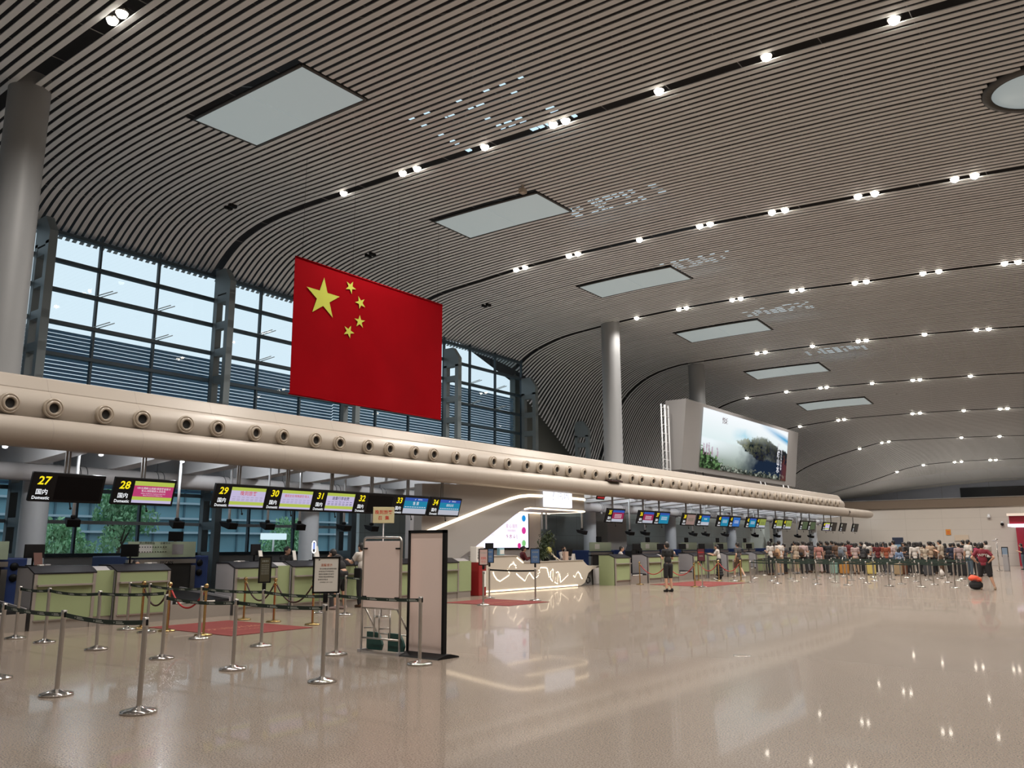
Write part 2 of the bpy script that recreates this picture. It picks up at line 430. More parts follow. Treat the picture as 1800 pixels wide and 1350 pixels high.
STRIPS = [Y0 + STEP * k for k in range(-2, 10)]
PANELS = [(-20.0, -15.35, Y0 + STEP * (k + 0.5) - 0.15) for k in range(0, 6)]
CIRC = (-1.05, 22.5, 1.22)
def build_ceiling():
    b = MB()
    xs = [-28.5, -28.1, -27.7, -27.3, -26.9, -26.5, -26, -25.5, -25, -24.3, -23.6, -22.8, -22, -21, -20, -18.7, -17.3, -16, -14.5, -13, -11, -9, -7, -5, -3, -1, 2, 6, 10, 14]
    w, th = 0.140, 0.022
    step = STEP / 41; y = Y0 - 62 * step
    while y < 98.5:
        y += step
        if any(abs(y - s) < 0.1 for s in STRIPS): continue
        cuts = []
        for a, c, py in PANELS:
            if abs(y - py) < 1.2: cuts.append((a - 0.12, c + 0.12))
        dy = abs(y - CIRC[1])
        if dy < CIRC[2]:
            q = math.sqrt(CIRC[2] ** 2 - dy * dy); cuts.append((CIRC[0] - q, CIRC[0] + q))
        x_end = -28.5 if y < 39 else -29.3
        pts = sorted(set([max(x, x_end) if x == -28.5 else x for x in xs] + ([x_end] if x_end < -28.5 else []) + [c for cu in cuts for c in cu]))
        runs = [[]]
        for x in pts:
            inside = any(c0 + 1e-6 < x < c1 - 1e-6 for c0, c1 in cuts)
            if inside: continue
            runs[-1].append(x)
            if any(abs(x - c0) < 1e-6 for c0, c1 in cuts): runs.append([])
        jit = rnd.uniform(-0.009, 0.009)
        for run in runs:
            if len(run) < 2: continue
            vs, fs = [], []
            for x in run:
                z = ceil_z(x, y)
                vs += [(x, y - w / 2 + jit, z), (x, y + w / 2 + jit, z), (x, y + w / 2 + jit, z + th), (x, y - w / 2 + jit, z + th)]
            for i in range(len(run) - 1):
                o = i * 4
                for k in range(4): fs.append((o + k, o + (k + 1) % 4, o + 4 + (k + 1) % 4, o + 4 + k))
            fs.append((0, 1, 2, 3)); o = (len(run) - 1) * 4; fs.append((o + 3, o + 2, o + 1, o))
            b.add(vs, fs)
    c = structure(b.build('ceiling', M_SLAT, fix=False))
    # carrier rails and light struts above the slats
    r = MB()
    for x in [-26.8, -25.3] + [-23.8 + 1.9 * i for i in range(15)]:
        pts = [(x, yy, ceil_z(x, yy) + 0.09) for yy in range(-6, 97, 3)]
        r.path(pts, 0.012, 4)
    for k in range(0, 6):
        cx, cyy = -11.5, Y0 + STEP * (k + 0.62)
        for a in range(9):
            t = PI * (0.08 + 0.105 * a) * 1.9
            p = (cx, cyy, ceil_z(cx, cyy) + 1.25)
            q = (cx + 3.6 * math.cos(t), cyy + 3.2 * math.sin(t), ceil_z(cx, cyy) + 0.22)
            r.tube(p, q, 0.02, n=5, cap=False)
        cx = -18.0
        for a in range(7):
            t = PI * (0.1 + 0.28 * a)
            q = (cx + 3.2 * math.cos(t), cyy + 2.6 * math.sin(t), ceil_z(cx, cyy) + 0.2)
            r.tube((cx, cyy, ceil_z(cx, cyy) + 1.2), q, 0.018, n=5, cap=False)
    o = structure(r.build('ceiling_carrier_rails', M_ROD, fix=False))
    # dark roof deck over the slats
    d = MB(); gx = [-30.5, -28, -26, -23, -19, -15, -10, -5, 2, 15]; gy = list(range(-10, 101, 5))
    vs = [(x, yy, ceil_z(x, yy) + 1.5) for yy in gy for x in gx]; n = len(gx)
    d.add(vs, [(j * n + i, j * n + i + 1, (j + 1) * n + i + 1, (j + 1) * n + i) for j in range(len(gy) - 1) for i in range(n - 1)], True)
    structure(d.build('roof_deck', M_DECK, fix=False))
build_ceiling()

# daylight gaps in the roof seen as broken bright patches between the slats
M_DAY = emitter('roof_light_daylight', (0.62, 0.86, 1.0), 1.1)
for i, (x0, x1, yy) in enumerate([(-15.6, -11.6, 17.6), (-15.9, -12.0, 24.9), (-16.0, -12.7, 32.7), (-15.9, -12.6, 41.4), (-15.6, -12.2, 50.2)]):
    g = empty('roof_light', ((x0 + x1) / 2, yy, 14.0)); gc = Vector(g.location)
    x = x0
    while x < x1:
        L = rnd.uniform(0.1, 0.32)
        for q in range(4 if i else 5):
            if rnd.random() < 0.5:
                yq = yy - 0.6 + (q - 1.5) * 0.30 + (0.8 * (-1) ** q - 0.5 if i == 0 else 0)
                z = ceil_z(x, yq) + 0.3
                MB().bbox(Vector((x, yq - 0.13, z)) - gc, Vector((x + L, yq + 0.13, z + 0.03)) - gc).build('daylight_patch', M_DAY, g)
        x += L + rnd.uniform(0.05, 0.2)
    tag(g, ['broken daylight patches above the slats before the first lamp strip', 'broken daylight patches above the slats, second set from the camera',
            'broken daylight patches above the slats, third set from the camera', 'broken daylight patches above the slats, fourth set from the camera',
            'broken daylight patches above the slats, farthest set from the camera'][i], 'skylight', 'daylight patches above the slats')

# frosted light panels and round skylight
M_FROST = mat('frosted_skylight', (0.25, 0.29, 0.295), 0.5, emit=0.85)
M_FRAMEK = mat('skylight_frame', (0.05, 0.05, 0.05), 0.6)
def panel_label(i): return f'long frosted rectangular skylight panel in the slats, {nth(i + 1)} from the camera'
for i, (a, c, py) in enumerate(PANELS):
    zc = ceil_z((a + c) / 2, py)
    t = empty('skylight_panel', ((a + c) / 2, py, zc), 0, panel_label(i), 'skylight', 'skylight panels in the slatted ceiling')
    n = 8; L = c - a
    for half in (0, 1):
        p = MB(); vs = []
        for k in range(n + 1):
            x = a + L * (half * 0.5 + 0.5 * k / n) + (0.02 if half and k == 0 else 0)
            for s in (-1, 1):
                yq = py + s * 1.0
                vs.append((x - (a + c) / 2, s * 1.0, ceil_z(x, yq) - 0.02 - zc))
        for k in range(n + 1):
            x = a + L * (half * 0.5 + 0.5 * k / n) + (0.02 if half and k == 0 else 0)
            for s in (-1, 1): vs.append((x - (a + c) / 2, s * 1.0, ceil_z(x, py + s) + 0.04 - zc))
        m = 2 * (n + 1); fs = []
        for k in range(n):
            fs += [(2 * k, 2 * k + 1, 2 * k + 3, 2 * k + 2), (m + 2 * k, m + 2 * k + 2, m + 2 * k + 3, m + 2 * k + 1),
                   (2 * k, 2 * k + 2, m + 2 * k + 2, m + 2 * k), (2 * k + 1, m + 2 * k + 1, m + 2 * k + 3, 2 * k + 3)]
        fs += [(0, m, m + 1, 1), (2 * n, 2 * n + 1, m + 2 * n + 1, m + 2 * n)]
        p.add(vs, fs); p.build('diffuser', M_FROST, t)
    fr = MB()
    for s in (-1, 1):
        fr.path([(a + L * k / 10 - (a + c) / 2, s * 1.05, ceil_z(a + L * k / 10, py + s * 1.05) + 0.01 - zc) for k in range(11)], 0.05, 4)
        xe = a if s < 0 else c
        fr.path([(xe - (a + c) / 2 + s * 0.03, -1.05 + 0.3 * k, ceil_z(xe, py - 1.05 + 0.3 * k) + 0.01 - zc) for k in range(8)], 0.05, 4)
    fr.build('frame', M_FRAMEK, t)
zc = ceil_z(CIRC[0], CIRC[1])
t = empty('round_skylight', (CIRC[0], CIRC[1], zc), 0, 'round frosted skylight with dark rim at the right edge of ceiling', 'skylight')
t.rotation_euler = (0, math.atan(0.075), 0)
MB().lathe([(0.0, -0.03), (1.0, -0.03), (1.0, 0.05), (0, 0.05)], 40).build('diffuser', M_FROST, t)
MB().lathe([(1.0, -0.06), (1.2, -0.05), (1.2, 0.12), (1.0, 0.12), (1.0, -0.06)], 40).build('rim', M_FRAMEK, t)

# downlights in the open strips between slats
LAMPS = {0: [-17.26, -16.93, -13.9, -11.0, -8.2, -5.4, -2.5], 
 1: [-3.21, -6.0, -8.8, -11.74, -12.08, -14.55, -17.32, -17.96, -20.79],
 2: [-3.19, -3.74, -6.08, -6.61, -9.04, -9.51, -11.93, -12.25, -14.79, -17.65, -18.09, -20.36, -20.85],
 3: [-3.18, -3.65, -6.04, -6.65, -8.93, -9.41, -11.82, -12.2, -14.7, -15.13, -17.57, -17.97, -20.39],
 4: [-5.64, -6.2, -8.62, -11.6, -11.98, -14.49, -17.26, -17.75],
 5: [-8.08, -10.94, -11.36, -13.83, -16.76, -17.18, -19.53, -22.4],
 6: [-7.41, -7.86, -10.15, -13.05, -13.56, -18.5, -18.95, -21.99],
 7: [-9.28, -12.02, -17.66, -18.23, -20.11],
 8: [-10.97, -11.42, -13.77, -14.34, -17.03, -19.41]}
lamp_proto = None
lamp_light = bpy.data.lights.new('downlight', 'SPOT')
lamp_light.energy = LAMP_W; lamp_light.color = (1.0, 0.92, 0.84); lamp_light.spot_size = math.radians(150); lamp_light.spot_blend = 0.7
lamp_light.shadow_soft_size = 0.12
def make_lamp():
    root = empty('downlight', (0, 0, 0))
    MB().lathe([(0.12, 0.0), (0.135, -0.012), (0.145, -0.005), (0.145, 0.10), (0.10, 0.16), (0.0, 0.16)], 20).build('housing', M_STEEL, root)
    MB().lathe([(0.0, -0.125), (0.05, -0.115), (0.09, -0.088), (0.113, -0.045), (0.118, -0.0), (0, 0.0)], 20).build('lens', M_LAMP, root)
    MB().box((0, 0, 0.09), (0.3, 0.4, 0.02)).build('tray', M_DECK, root)
    l = bpy.data.objects.new('bulb', lamp_light); COL.objects.link(l); l.parent = root; l.location = (0, 0, -0.27)
    return root
lamp_proto = make_lamp()
first = True
for k, xs in LAMPS.items():
    y = Y0 + STEP * k
    xs = sorted(xs)
    for j in range(1, len(xs)):
        if xs[j] - xs[j - 1] < 0.42: xs[j] = xs[j - 1] + 0.42
    for j, x in enumerate(xs):
        o = lamp_proto if first else copy_tree(lamp_proto)
        first = False
        o.location = (x, y, ceil_z(x, y) + 0.02)
        tag(o, f'lit round ceiling downlight, {nth(j + 1)} from left in the {nth(k + 1)} lamp strip from the camera', 'ceiling light', 'downlights in the ceiling strips')
# the same lamps go on to the right and behind the camera, out of the picture
for k, xs in {-1: [-16, -10, -4, 2, 8], 0: [2, 8], 1: [2.5, 8], 2: [2.5, 8], 3: [2.5, 8], 4: [2.5, 8], 5: [2, 8], 6: [2]}.items():
    for x in xs:
        y = Y0 + STEP * k
        o = copy_tree(lamp_proto); o.location = (x, y, ceil_z(x, y) + 0.02)
        tag(o, 'ceiling downlight of the strips beyond the edge of the photo', 'ceiling light', 'downlights beyond the photo edge')

# small ceiling fixtures
for (x, y, lab) in \
        [(*(-24.77, 15.96), 'small dark twin speaker box in the slats above the left windows'), (*(-24.43, 22.34), 'small dark twin speaker box in the slats above the flag'),
         (*(-24.71, 30.24), 'small dark twin speaker box in the slats right of the flag')]:
    t = empty('ceiling_speaker', (x, y, ceil_z(x, y)), 0, lab, 'speaker', 'twin speakers in the ceiling')
    for s in (-1, 1): MB().rbox((s * 0.13, 0, -0.03), (0.13, 0.3, 0.14), 0.02).build('speaker_box', M_BLACK, t)
    MB().box((0, 0, 0.03), (0.45, 0.4, 0.02)).build('plate', M_STEEL, t)
x, y = (-15.34, 20.65)
t = empty('ceiling_camera', (x, y, ceil_z(x, y)), 0, 'small beige ceiling camera hanging below the slats', 'camera')
MB().tube((0, 0, 0.05), (0, 0, -0.12), 0.05).build('stem', M_NOZ, t)
MB().rbox((0, 0, -0.2), (0.2, 0.26, 0.18), 0.04).build('camera_body', M_NOZ, t)

# ------------------------------------------------------------------ floor and walls
structure(MB().bbox((-28.2, -10, -0.2), (15, 76, 0)).build('floor', M_FLOOR))
structure(MB().bbox((-8.55, 76, -0.2), (15, 90, 0)).build('floor_back', M_FLOOR))
structure(MB().bbox((-15.6, 28.34, 0.0), (3.0, 28.42, 0.004)).build('pale_floor_line', mat('floor_line_pale', (0.72, 0.68, 0.60), 0.2, 0.6)))  # thin pale glossy line lying just above the floor, straight across the hall
structure(MB().bbox((15, -10, 0), (15.3, 100, 12)).build('wall_right', M_PLAIN))
structure(MB().bbox((-30.5, -10.3, 0), (15.3, -10, 15)).build('wall_back', M_PLAIN))
structure(MB().bbox((-28.0, 75, 0), (-8.0, 75.3, 4.53)).build('wall_end', M_WALL))
structure(MB().bbox((-8.0, 75, 3.2), (15, 75.3, 4.53)).build('wall_end_over_shop', M_WALL))
structure(MB().bbox((-28.0, 74.85, 4.53), (15, 75.1, 5.22)).build('trim_1', M_BROWN))
structure(MB().bbox((-28.0, 74.80, 5.22), (15, 75.15, 5.27)).build('trim_2', M_STEEL))
structure(MB().bbox((-30, 75.3, 4.2), (15, 100, 4.4)).build('mezzanine_floor', M_PLAIN))
w = structure(MB().bbox((-30.5, 99.5, 4.2), (15.3, 100, 12)).build('wall_far', M_BLUEW))
structure(MB().bbox((-16.2, 99.3, 6.45), (15, 99.49, 7.45)).build('window_10', M_DARKW))
structure(MB().bbox((-30.4, 39.5, 4.0), (-30.0, 100, 14)).build('wall_left_upper', mat('wall_dark_green_grey', (0.12, 0.13, 0.12), 0.7)))
structure(MB().bbox((-28.3, 25.45, 0), (-28.0, 76, 4.2)).build('wall_left', M_PANEL))
structure(MB().bbox((-28.6, -10, 0), (-28.1, 25.45, 1.34)).build('baseboard_left', mat('sill_panel', (0.55, 0.56, 0.57), 0.5)))

# ------------------------------------------------------------------ curtain wall
TR = [-2.0, 4.55, 11.1, 17.7, 24.2, 30.9, 37.5]
HZ = [11.95, 11.0, 10.0, 8.9, 7.83, 6.78, 5.73, 4.6, 3.45, 2.41, 1.36]
def louver_mb(y0, y1, z0, z1):
    b = MB(); z = z0; X = -28.62
    while z < z1:
        p = [(X - 0.05, z - 0.045), (X + 0.04, z + 0.038), (X + 0.048, z + 0.045), (X - 0.042, z - 0.038)]
        b.prism(p, 1, y0, y1); z += 0.131
    return b
for i in range(len(TR) - 1):
    y0, y1 = TR[i], TR[i + 1]
    w = empty(f'window_{i + 1}', (0, 0, 0)); structure(w)
    low = 1.36 if y1 < 25 else 4.3
    f = MB()
    ys = [y0, y0 + 2.05, y0 + 4.2, y1]
    for yy in ys[:-1] if i < len(TR) - 2 else ys:
        f.bbox((-28.12, yy - 0.035, low), (-27.98, yy + 0.035, 12.3))
    for z in HZ:
        if z < low - 0.01: continue
        if z == 2.41: continue
        f.bbox((-28.14, y0, z - 0.06), (-27.94, y1, z + 0.06))
    f.build('frame', M_MULL, w)
    if low < 2:
        MB().bbox((-28.1, y0, 2.36), (-27.92, y1, 2.47)).build('transom', mat('transom_light', (0.42, 0.47, 0.5), 0.35), w)
    bk = MB()
    for yy in ys[1:3]:
        for z in (10.0, 8.9):
            for s in (-1, 1): bk.tube((-27.95, yy + s * 0.08, z + 0.05), (-27.6, yy + s * 0.08 + 0.40, z + 0.26), 0.018, n=6)
    bk.build('bracket', mat('bracket_blue_grey', (0.50, 0.64, 0.72), 0.4), w)
    MB().bbox((-28.2, y0, low), (-28.18, y1, 12.3)).build('pane', M_PANE, w)
    top = 8.82 if y0 < 30 else 9.9
    louver_mb(y0, y1, 3.5 if low < 2 else 4.5, top).build('louver', M_LOUV, w, fix=False)
for i, y in enumerate(TR[1:] + [44.0]):
    b = MB(); ztop = 12.15 if y < 30 else (11.5 if y < 36 else (11.0 if y < 40 else 9.3))
    zb = 0.0 if y < 25 else 4.2
    x0, x1 = -27.93, -26.95
    if y > 40: x0, x1 = -28.6, -27.6
    for a, c in ((x0, x0 + 0.20), (x1 - 0.22, x1)): b.bbox((a, y - 0.13, zb), (c, y + 0.13, ztop - 0.9))
    z = zb + 1.36 if zb == 0 else zb + 0.4
    for z in [1.3, 2.36, 3.4, 4.6, 5.7, 6.75, 7.8, 8.85, 9.9, 10.95]:
        if zb < z < ztop - 0.9: b.bbox((x0, y - 0.12, z - 0.14), (x1, y + 0.12, z + 0.14))
    b.prism([(x0, ztop - 1.0), (x1, ztop - 1.0), (x1, ztop - 0.55), (x1 - 0.4, ztop), (x0, ztop)], 1, y - 0.13, y + 0.13)
    structure(b.build('window_truss', M_TRUSS))

# ------------------------------------------------------------------ outside
structure(MB().bbox((-140, -60, -0.5), (-28.6, 140, -0.3)).build('ground_outside', mat('asphalt', (0.16, 0.17, 0.18), 0.8)))
bd = empty('building', (-62, 10, -0.3), 0, 'long low glazed building outside behind the trees', 'building')
MB().bbox((-10, -60, 0), (0, 90, 6.6)).build('facade', mat('outside_facade', (0.20, 0.36, 0.42), 0.4, var=0.35, vscale=0.25), bd)
for z in (1.1, 2.9, 4.0, 5.2, 6.4):
    MB().bbox((0, -60, z), (0.35, 90, z + 0.16)).build('ledge', mat('outside_ledge', (0.48, 0.60, 0.66), 0.5), bd)
gl = MB()
for q in range(60): gl.bbox((0.0, -60 + q * 2.5, 0.1), (0.12, -59.88 + q * 2.5, 6.4))
gl.build('mullions', mat('outside_mullion', (0.10, 0.18, 0.22), 0.5), bd)
M_LEAF = mat('tree_leaf', (0.36, 0.62, 0.36), 0.6, var=0.35, vscale=1.2)
M_BARK = mat('tree_bark', (0.08, 0.06, 0.04), 0.9)
def tree(loc, h, r, lab, seed):
    t = empty('tree', loc, 0, lab, 'tree', 'trees outside the windows')
    q = random.Random(seed)
    tr = MB().tube((0, 0, 0), (0.05, 0, h * 0.55), 0.12, 0.07, 8)
    for k in range(5):
        a = k * 1.3; tr.tube((0.03, 0, h * 0.4), (0.5 * r * math.cos(a), 0.5 * r * math.sin(a), h * 0.72), 0.05, 0.02, 6)
    tr.build('trunk', M_BARK, t)
    lf = MB()
    clumps = [(q.uniform(-r, r) * 0.7, q.uniform(-r, r) * 0.7, h * q.uniform(0.42, 0.97), q.uniform(0.28, 0.5) * r) for _ in range(26)]
    for cx, cyy, cz, cr in clumps:
        k = 1.0 if cz < h * 0.75 else 0.55
        for _ in range(120):
            d = Vector((q.gauss(0, 1), q.gauss(0, 1), q.gauss(0, 1))).normalized() * cr * q.uniform(0.5, 1.0)
            p = Vector((cx * k, cyy * k, cz)) + d
            e = Euler((q.uniform(0, 3), q.uniform(0, 3), q.uniform(0, 3))).to_matrix()
            s = q.uniform(0.07, 0.14)
            lf.add([p + e @ Vector(v) for v in ((-s, 0, 0), (0, -s * 0.55, 0.02), (s, 0, 0), (0, s * 0.55, 0.02))], [(0, 1, 2, 3)])
    lf.build('foliage', M_LEAF, t, fix=False)
def at_depth(p): return p
tx = (18.81, 1.69); tree((-36, tx[0], -0.3), 4.3, 1.25, 'tall green tree outside between the second and third desks', 3)
tx = (19.15, 1.71); tree((-42, tx[0], -0.3), 2.9, 1.3, 'small round tree outside behind the leftmost white column', 5)
tx = (31.16, 1.68); tree((-40, tx[0], -0.3), 3.2, 1.6, 'leafy tree outside left of the second white column', 8)
tx = (36.81, 1.67); tree((-46, tx[0] + 8, -0.3), 3.4, 2.0, 'leafy tree outside behind the standing passengers', 9)
tx = (27.66, 2.12)
t = empty('light_box', (-37, tx[0], tx[1]), 0, 'white lit sign box outside in front of the leafy tree', 'sign')
MB().rbox((0, 0, 0), (0.25, 1.5, 0.33), 0.03).build('lit_panel', emitter('outside_box', (0.85, 0.95, 1.0), 1.0), t)
MB().tube((0, 0, -tx[1] - 0.3), (0, 0, -0.16), 0.05).build('pole', M_STEEL, t)

# ------------------------------------------------------------------ columns
for (x, y, top) in [(-22.0, 8.1, None), (-22.0, 37.4, None), (-22.0, 47.9, None)]:
    z1 = ceil_z(x, y) + 0.35
    b = MB().lathe([(0.52, 4.3), (0.52, 4.6), (0.5, 4.7), (0.49, z1 - 0.5), (0.5, z1)], 40)
    o = structure(b.build('hall_column', M_COLUMN)); o.location = (x, y, 0)
for y in [9.55, 18.3, 35.9, 44.7, 53.5, 62.1, 70.2]:
    b = MB().lathe([(0.35, 0), (0.35, 0.12), (0.32, 0.14), (0.32, 4.16)], 32)
    o = structure(b.build('column', M_WHITECOL)); o.location = (-22.6, y, 0)

# ------------------------------------------------------------------ bulkhead with air nozzles over the desks
def bulk_profile():
    p = [(-19.3, 5.20), (-18.62, 5.20), (-18.56, 5.16), (-18.43, 4.90)]
    c, r = (-18.62, 4.52), 0.40
    for a in range(64, -41, -13):
        t = math.radians(a); p.append((c[0] + r * 1.08 * math.cos(t), c[1] + r * math.sin(t)))
    c, r = (-18.36, 3.985), 0.335
    for a in range(56, -121, -16):
        t = math.radians(a); p.append((c[0] + r * 1.12 * math.cos(t), c[1] + r * math.sin(t)))
    p += [(-18.8, 3.78), (-19.3, 4.15)]
    return p
PROF = bulk_profile()
NT = 9 + 4
b = MB(); tubei = [i for i, q in enumerate(PROF) if q[1] < 4.30]
cen = (-18.75, 4.45)
ringsY = [(-9.0, 1, 1), (64.0, 1, 1), (64.35, 0.93, 1), (64.6, 0.78, 1), (64.75, 0.5, 1), (64.8, 0.2, 1)]
vs = []
for yy, k, _ in ringsY:
    for q in PROF:
        if q[1] > 4.30: vs.append((cen[0] + (q[0] - cen[0]) * k, yy, 4.30 + (q[1] - 4.30) * (1 if k == 1 else max(k, 0.0)) ))
        else: vs.append((q[0], yy, q[1]))
n = len(PROF); fs = []
for j in range(len(ringsY) - 1):
    for i in range(n): fs.append((j * n + i, (j + 1) * n + i, (j + 1) * n + (i + 1) % n, j * n + (i + 1) % n))
fs.append(tuple(range(n))); fs.append(tuple((len(ringsY) - 1) * n + i for i in reversed(range(n))))
b.add(vs, fs, False)
tp = [q for q in PROF if q[1] < 4.30]
c2 = (-18.36, 3.985)
vs = []; ry = [(64.5, 1), (70.6, 1), (71.3, 0.85), (71.7, 0.5), (71.85, 0.15)]
for yy, k in ry:
    for q in tp: vs.append((c2[0] + (q[0] - c2[0]) * k, yy, c2[1] + (q[1] - c2[1]) * k))
n = len(tp); fs = []
for j in range(len(ry) - 1):
    for i in range(n): fs.append((j * n + i, (j + 1) * n + i, (j + 1) * n + (i + 1) % n, j * n + (i + 1) % n))
fs.append(tuple((len(ry) - 1) * n + i for i in reversed(range(n))))
b.add(vs, fs, False)
bo = structure(b.build('bulkhead', M_CREAM))
for p in bo.data.polygons: p.use_smooth = abs(p.normal.y) < 0.5
bo.data.set_sharp_from_angle(angle=math.radians(24))
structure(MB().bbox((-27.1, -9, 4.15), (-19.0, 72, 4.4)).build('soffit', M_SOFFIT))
structure(MB().bbox((-27.1, -9, 4.4), (-19.1, 64, 4.46)).build('mezzanine_deck', M_PLAIN))

noz = empty('air_nozzle', (0, 0, 0))
mt = Matrix.Rotation(PI / 2, 4, 'Y')
MB().lathe([(0.205, -0.05), (0.215, 0.015), (0.20, 0.045), (0.175, 0.05), (0.165, 0.02), (0.16, 0.02)], 28, mt).build('rim', M_NOZ, noz)
MB().lathe([(0.168, 0.03), (0.155, 0.06), (0.125, 0.075), (0.105, 0.06), (0.10, 0.02)], 28, mt).build('cone', M_NOZ, noz)
MB().lathe([(0.103, 0.045), (0.100, 0.012), (0.0, 0.010)], 24, mt).build('throat', M_HOLE, noz)
k = 0; cnt = 0
ys = []
for k in range(-2, 29):
    for d in (0.0, 0.86): ys.append(6.98 + 1.955 * k + d)
ys = [y for y in ys if 6.4 < y < 63.6]
for j, y in enumerate(ys):
    o = noz if j == 0 else copy_tree(noz)
    o.location = (-18.172, y, 4.50); o.rotation_euler = (0, math.radians(4), rnd.uniform(-0.12, 0.12))
    tag(o, f'round cream air nozzle on the bulkhead drum, {nth(j + 1)} from the left', 'air vent', 'air nozzles along the bulkhead')

# ------------------------------------------------------------------ under the bulkhead: baffles, duct, lamps
for j in range(30):
    y = 6.85 + 2.08 * j
    if 24.5 < y < 29.5: continue
    bb = MB().prism([(-18.85, 4.16), (-18.92, 3.88), (-19.3, 3.73), (-21.1, 3.62), (-23.0, 3.62), (-25.5, 4.0), (-25.5, 4.16)], 1, y - 0.22, y + 0.22)
    structure(bb.build('ceiling_baffle', M_BAFFLE))
def duct(y0, y1, lab):
    t = empty('air_duct', (-21.55, y0, 3.42), 0, lab, 'duct')
    MB().tube((0, 0, 0), (0, y1 - y0, 0), 0.215, n=24).build('duct_pipe', M_DUCT, t)
    y = 0.7
    while y < y1 - y0:
        for d in (0, 0.17):
            MB().tube((0, y + d, 0), (0, y + d + 0.022, 0), 0.222, n=24).build('hanger_band', M_SOFFIT, t)
        MB().box((0.02, y + 0.1, -0.25), (0.2, 0.13, 0.09)).build('outlet', M_DUCT, t)
        MB().tube((0.0, y + 0.08, 0.2), (0, y + 0.08, 0.75), 0.012, n=6).build('hanger_rod', M_SOFFIT, t)
        y += 2.08
duct(1.0, 23.3, 'round grey air duct under the soffit left of the information desk')
duct(30.2, 70.0, 'round grey air duct under the soffit right of the information desk')
sl = bpy.data.lights.new('soffit_lamp', 'POINT'); sl.energy = SOFFIT_W; sl.color = (0.95, 0.97, 1.0); sl.shadow_soft_size = 0.06
M_LAMPC = emitter('soffit_lens', (0.93, 0.95, 1.0), 4.0)
sp = empty('soffit_light', (0, 0, 0))
MB().lathe([(0.0, -0.045), (0.045, -0.045), (0.05, 0.06), (0.02, 0.07), (0.02, 0.10), (0, 0.10)], 16).build('housing', M_SOFFIT, sp)
MB().ball((0, 0, -0.05), 0.055, 6, (1, 1, 0.55)).build('lens', M_LAMPC, sp)
q = bpy.data.objects.new('bulb', sl); COL.objects.link(q); q.parent = sp; q.location = (0, 0, -0.10)
for j in range(31):
    y = 7.66 + 2.08 * j
    if 24.5 < y < 29.5: continue
    o = copy_tree(sp)
    o.location = (-19.5, y - 0.15, 3.80) if j < 3 else (-20.4, y - 0.2, 4.09)
    if j < 3: MB().tube((0, 0, 0.08), (0, 0, 0.35), 0.012, n=8).build('stem', M_SOFFIT, o)
    tag(o, f'small white soffit lamp above the desks, {nth(j + 1)} from the left', 'ceiling light', 'soffit lamps behind the bulkhead')

for c_ in list(sp.children): bpy.data.objects.remove(c_)
bpy.data.objects.remove(sp)

pa, pb_ = (39.12, 2.48), (41.14, 2.5)
structure(MB().bbox((-24.3, pa[0], 0), (-23.5, pb_[0], 4.16)).build('pier', M_PLAIN))
t = empty('led_ticker', (-18.75, (30.68, 3.84)[0], 3.62), 0, 'small red LED ticker tucked under the bulkhead left of sign 35', 'sign')
MB().rbox((0, 0, 0), (0.06, 0.62, 0.16), 0.01, (0, 0.3, 0)).build('case', M_BLACK, t)
MB().box((-0.01, 0, 0.13), (0.03, 0.4, 0.12)).build('bracket', M_STEEL, t)
E_TICK = emitter('ticker_red', (0.55, 0.04, 0.04), 0.8)
for k in range(7): MB().box((0.034, -0.25 + 0.08 * k, 0), (0.01, 0.05, 0.07), (0, 0.3, 0)).build('led_character', E_TICK, t)

# ------------------------------------------------------------------ check-in number signs
SX, TILT = -18.45, math.radians(16)
SU, SV = Vector((0, 1, 0)), Vector((math.sin(TILT), 0, math.cos(TILT)))
SN = Vector((math.cos(TILT), 0, -math.sin(TILT)))
def flat(parent, name, material, cy, cz, w, h, off, thick=0.003):
    """thin lit rectangle on the sign face"""
    b = MB(); c = SN * off + SU * cy + SV * cz
    p = [c + SU * (sx * w / 2) + SV * (sz * h / 2) for sx, sz in ((-1, -1), (1, -1), (1, 1), (-1, 1))]
    q = [v + SN * thick for v in p]
    b.add(p + q, [(3, 2, 1, 0), (4, 5, 6, 7), (0, 1, 5, 4), (1, 2, 6, 5), (2, 3, 7, 6), (3, 0, 4, 7)])
    return b.build(name, material, parent)
E_LIME = emitter('screen_lime', (0.46, 0.55, 0.09), 0.95)
E_PINK = emitter('screen_magenta', (0.50, 0.05, 0.17), 0.95)
E_LILAC = emitter('screen_lilac', (0.56, 0.50, 0.72), 0.95)
E_NAVY = emitter('screen_navy', (0.04, 0.10, 0.42), 0.9)
E_CYAN = emitter('screen_cyan', (0.02, 0.24, 0.40), 0.9)
E_LIMEF = emitter('screen_lime_far', (0.30, 0.35, 0.08), 0.85)
E_PALE = emitter('screen_pale', (0.50, 0.52, 0.60), 0.9)
E_CRIM = emitter('screen_crimson', (0.34, 0.03, 0.09), 0.85)
E_TAN = emitter('screen_tan', (0.36, 0.24, 0.21), 0.8)
E_OLIVE = emitter('screen_olive', (0.10, 0.13, 0.07), 0.8)
E_BLUE = emitter('screen_blue', (0.04, 0.16, 0.50), 0.9)
E_TXT = emitter('screen_white_text', (0.80, 0.80, 0.85), 0.95)
E_RTXT = emitter('screen_red_text', (0.62, 0.06, 0.06), 0.9)
E_DTXT = emitter('screen_dark_text', (0.05, 0.05, 0.12), 0.6)
E_GTXT = emitter('screen_grey_text', (0.34, 0.30, 0.44), 0.9)
M_POLE = mat('pole_brown_grey', (0.16, 0.15, 0.14), 0.5)
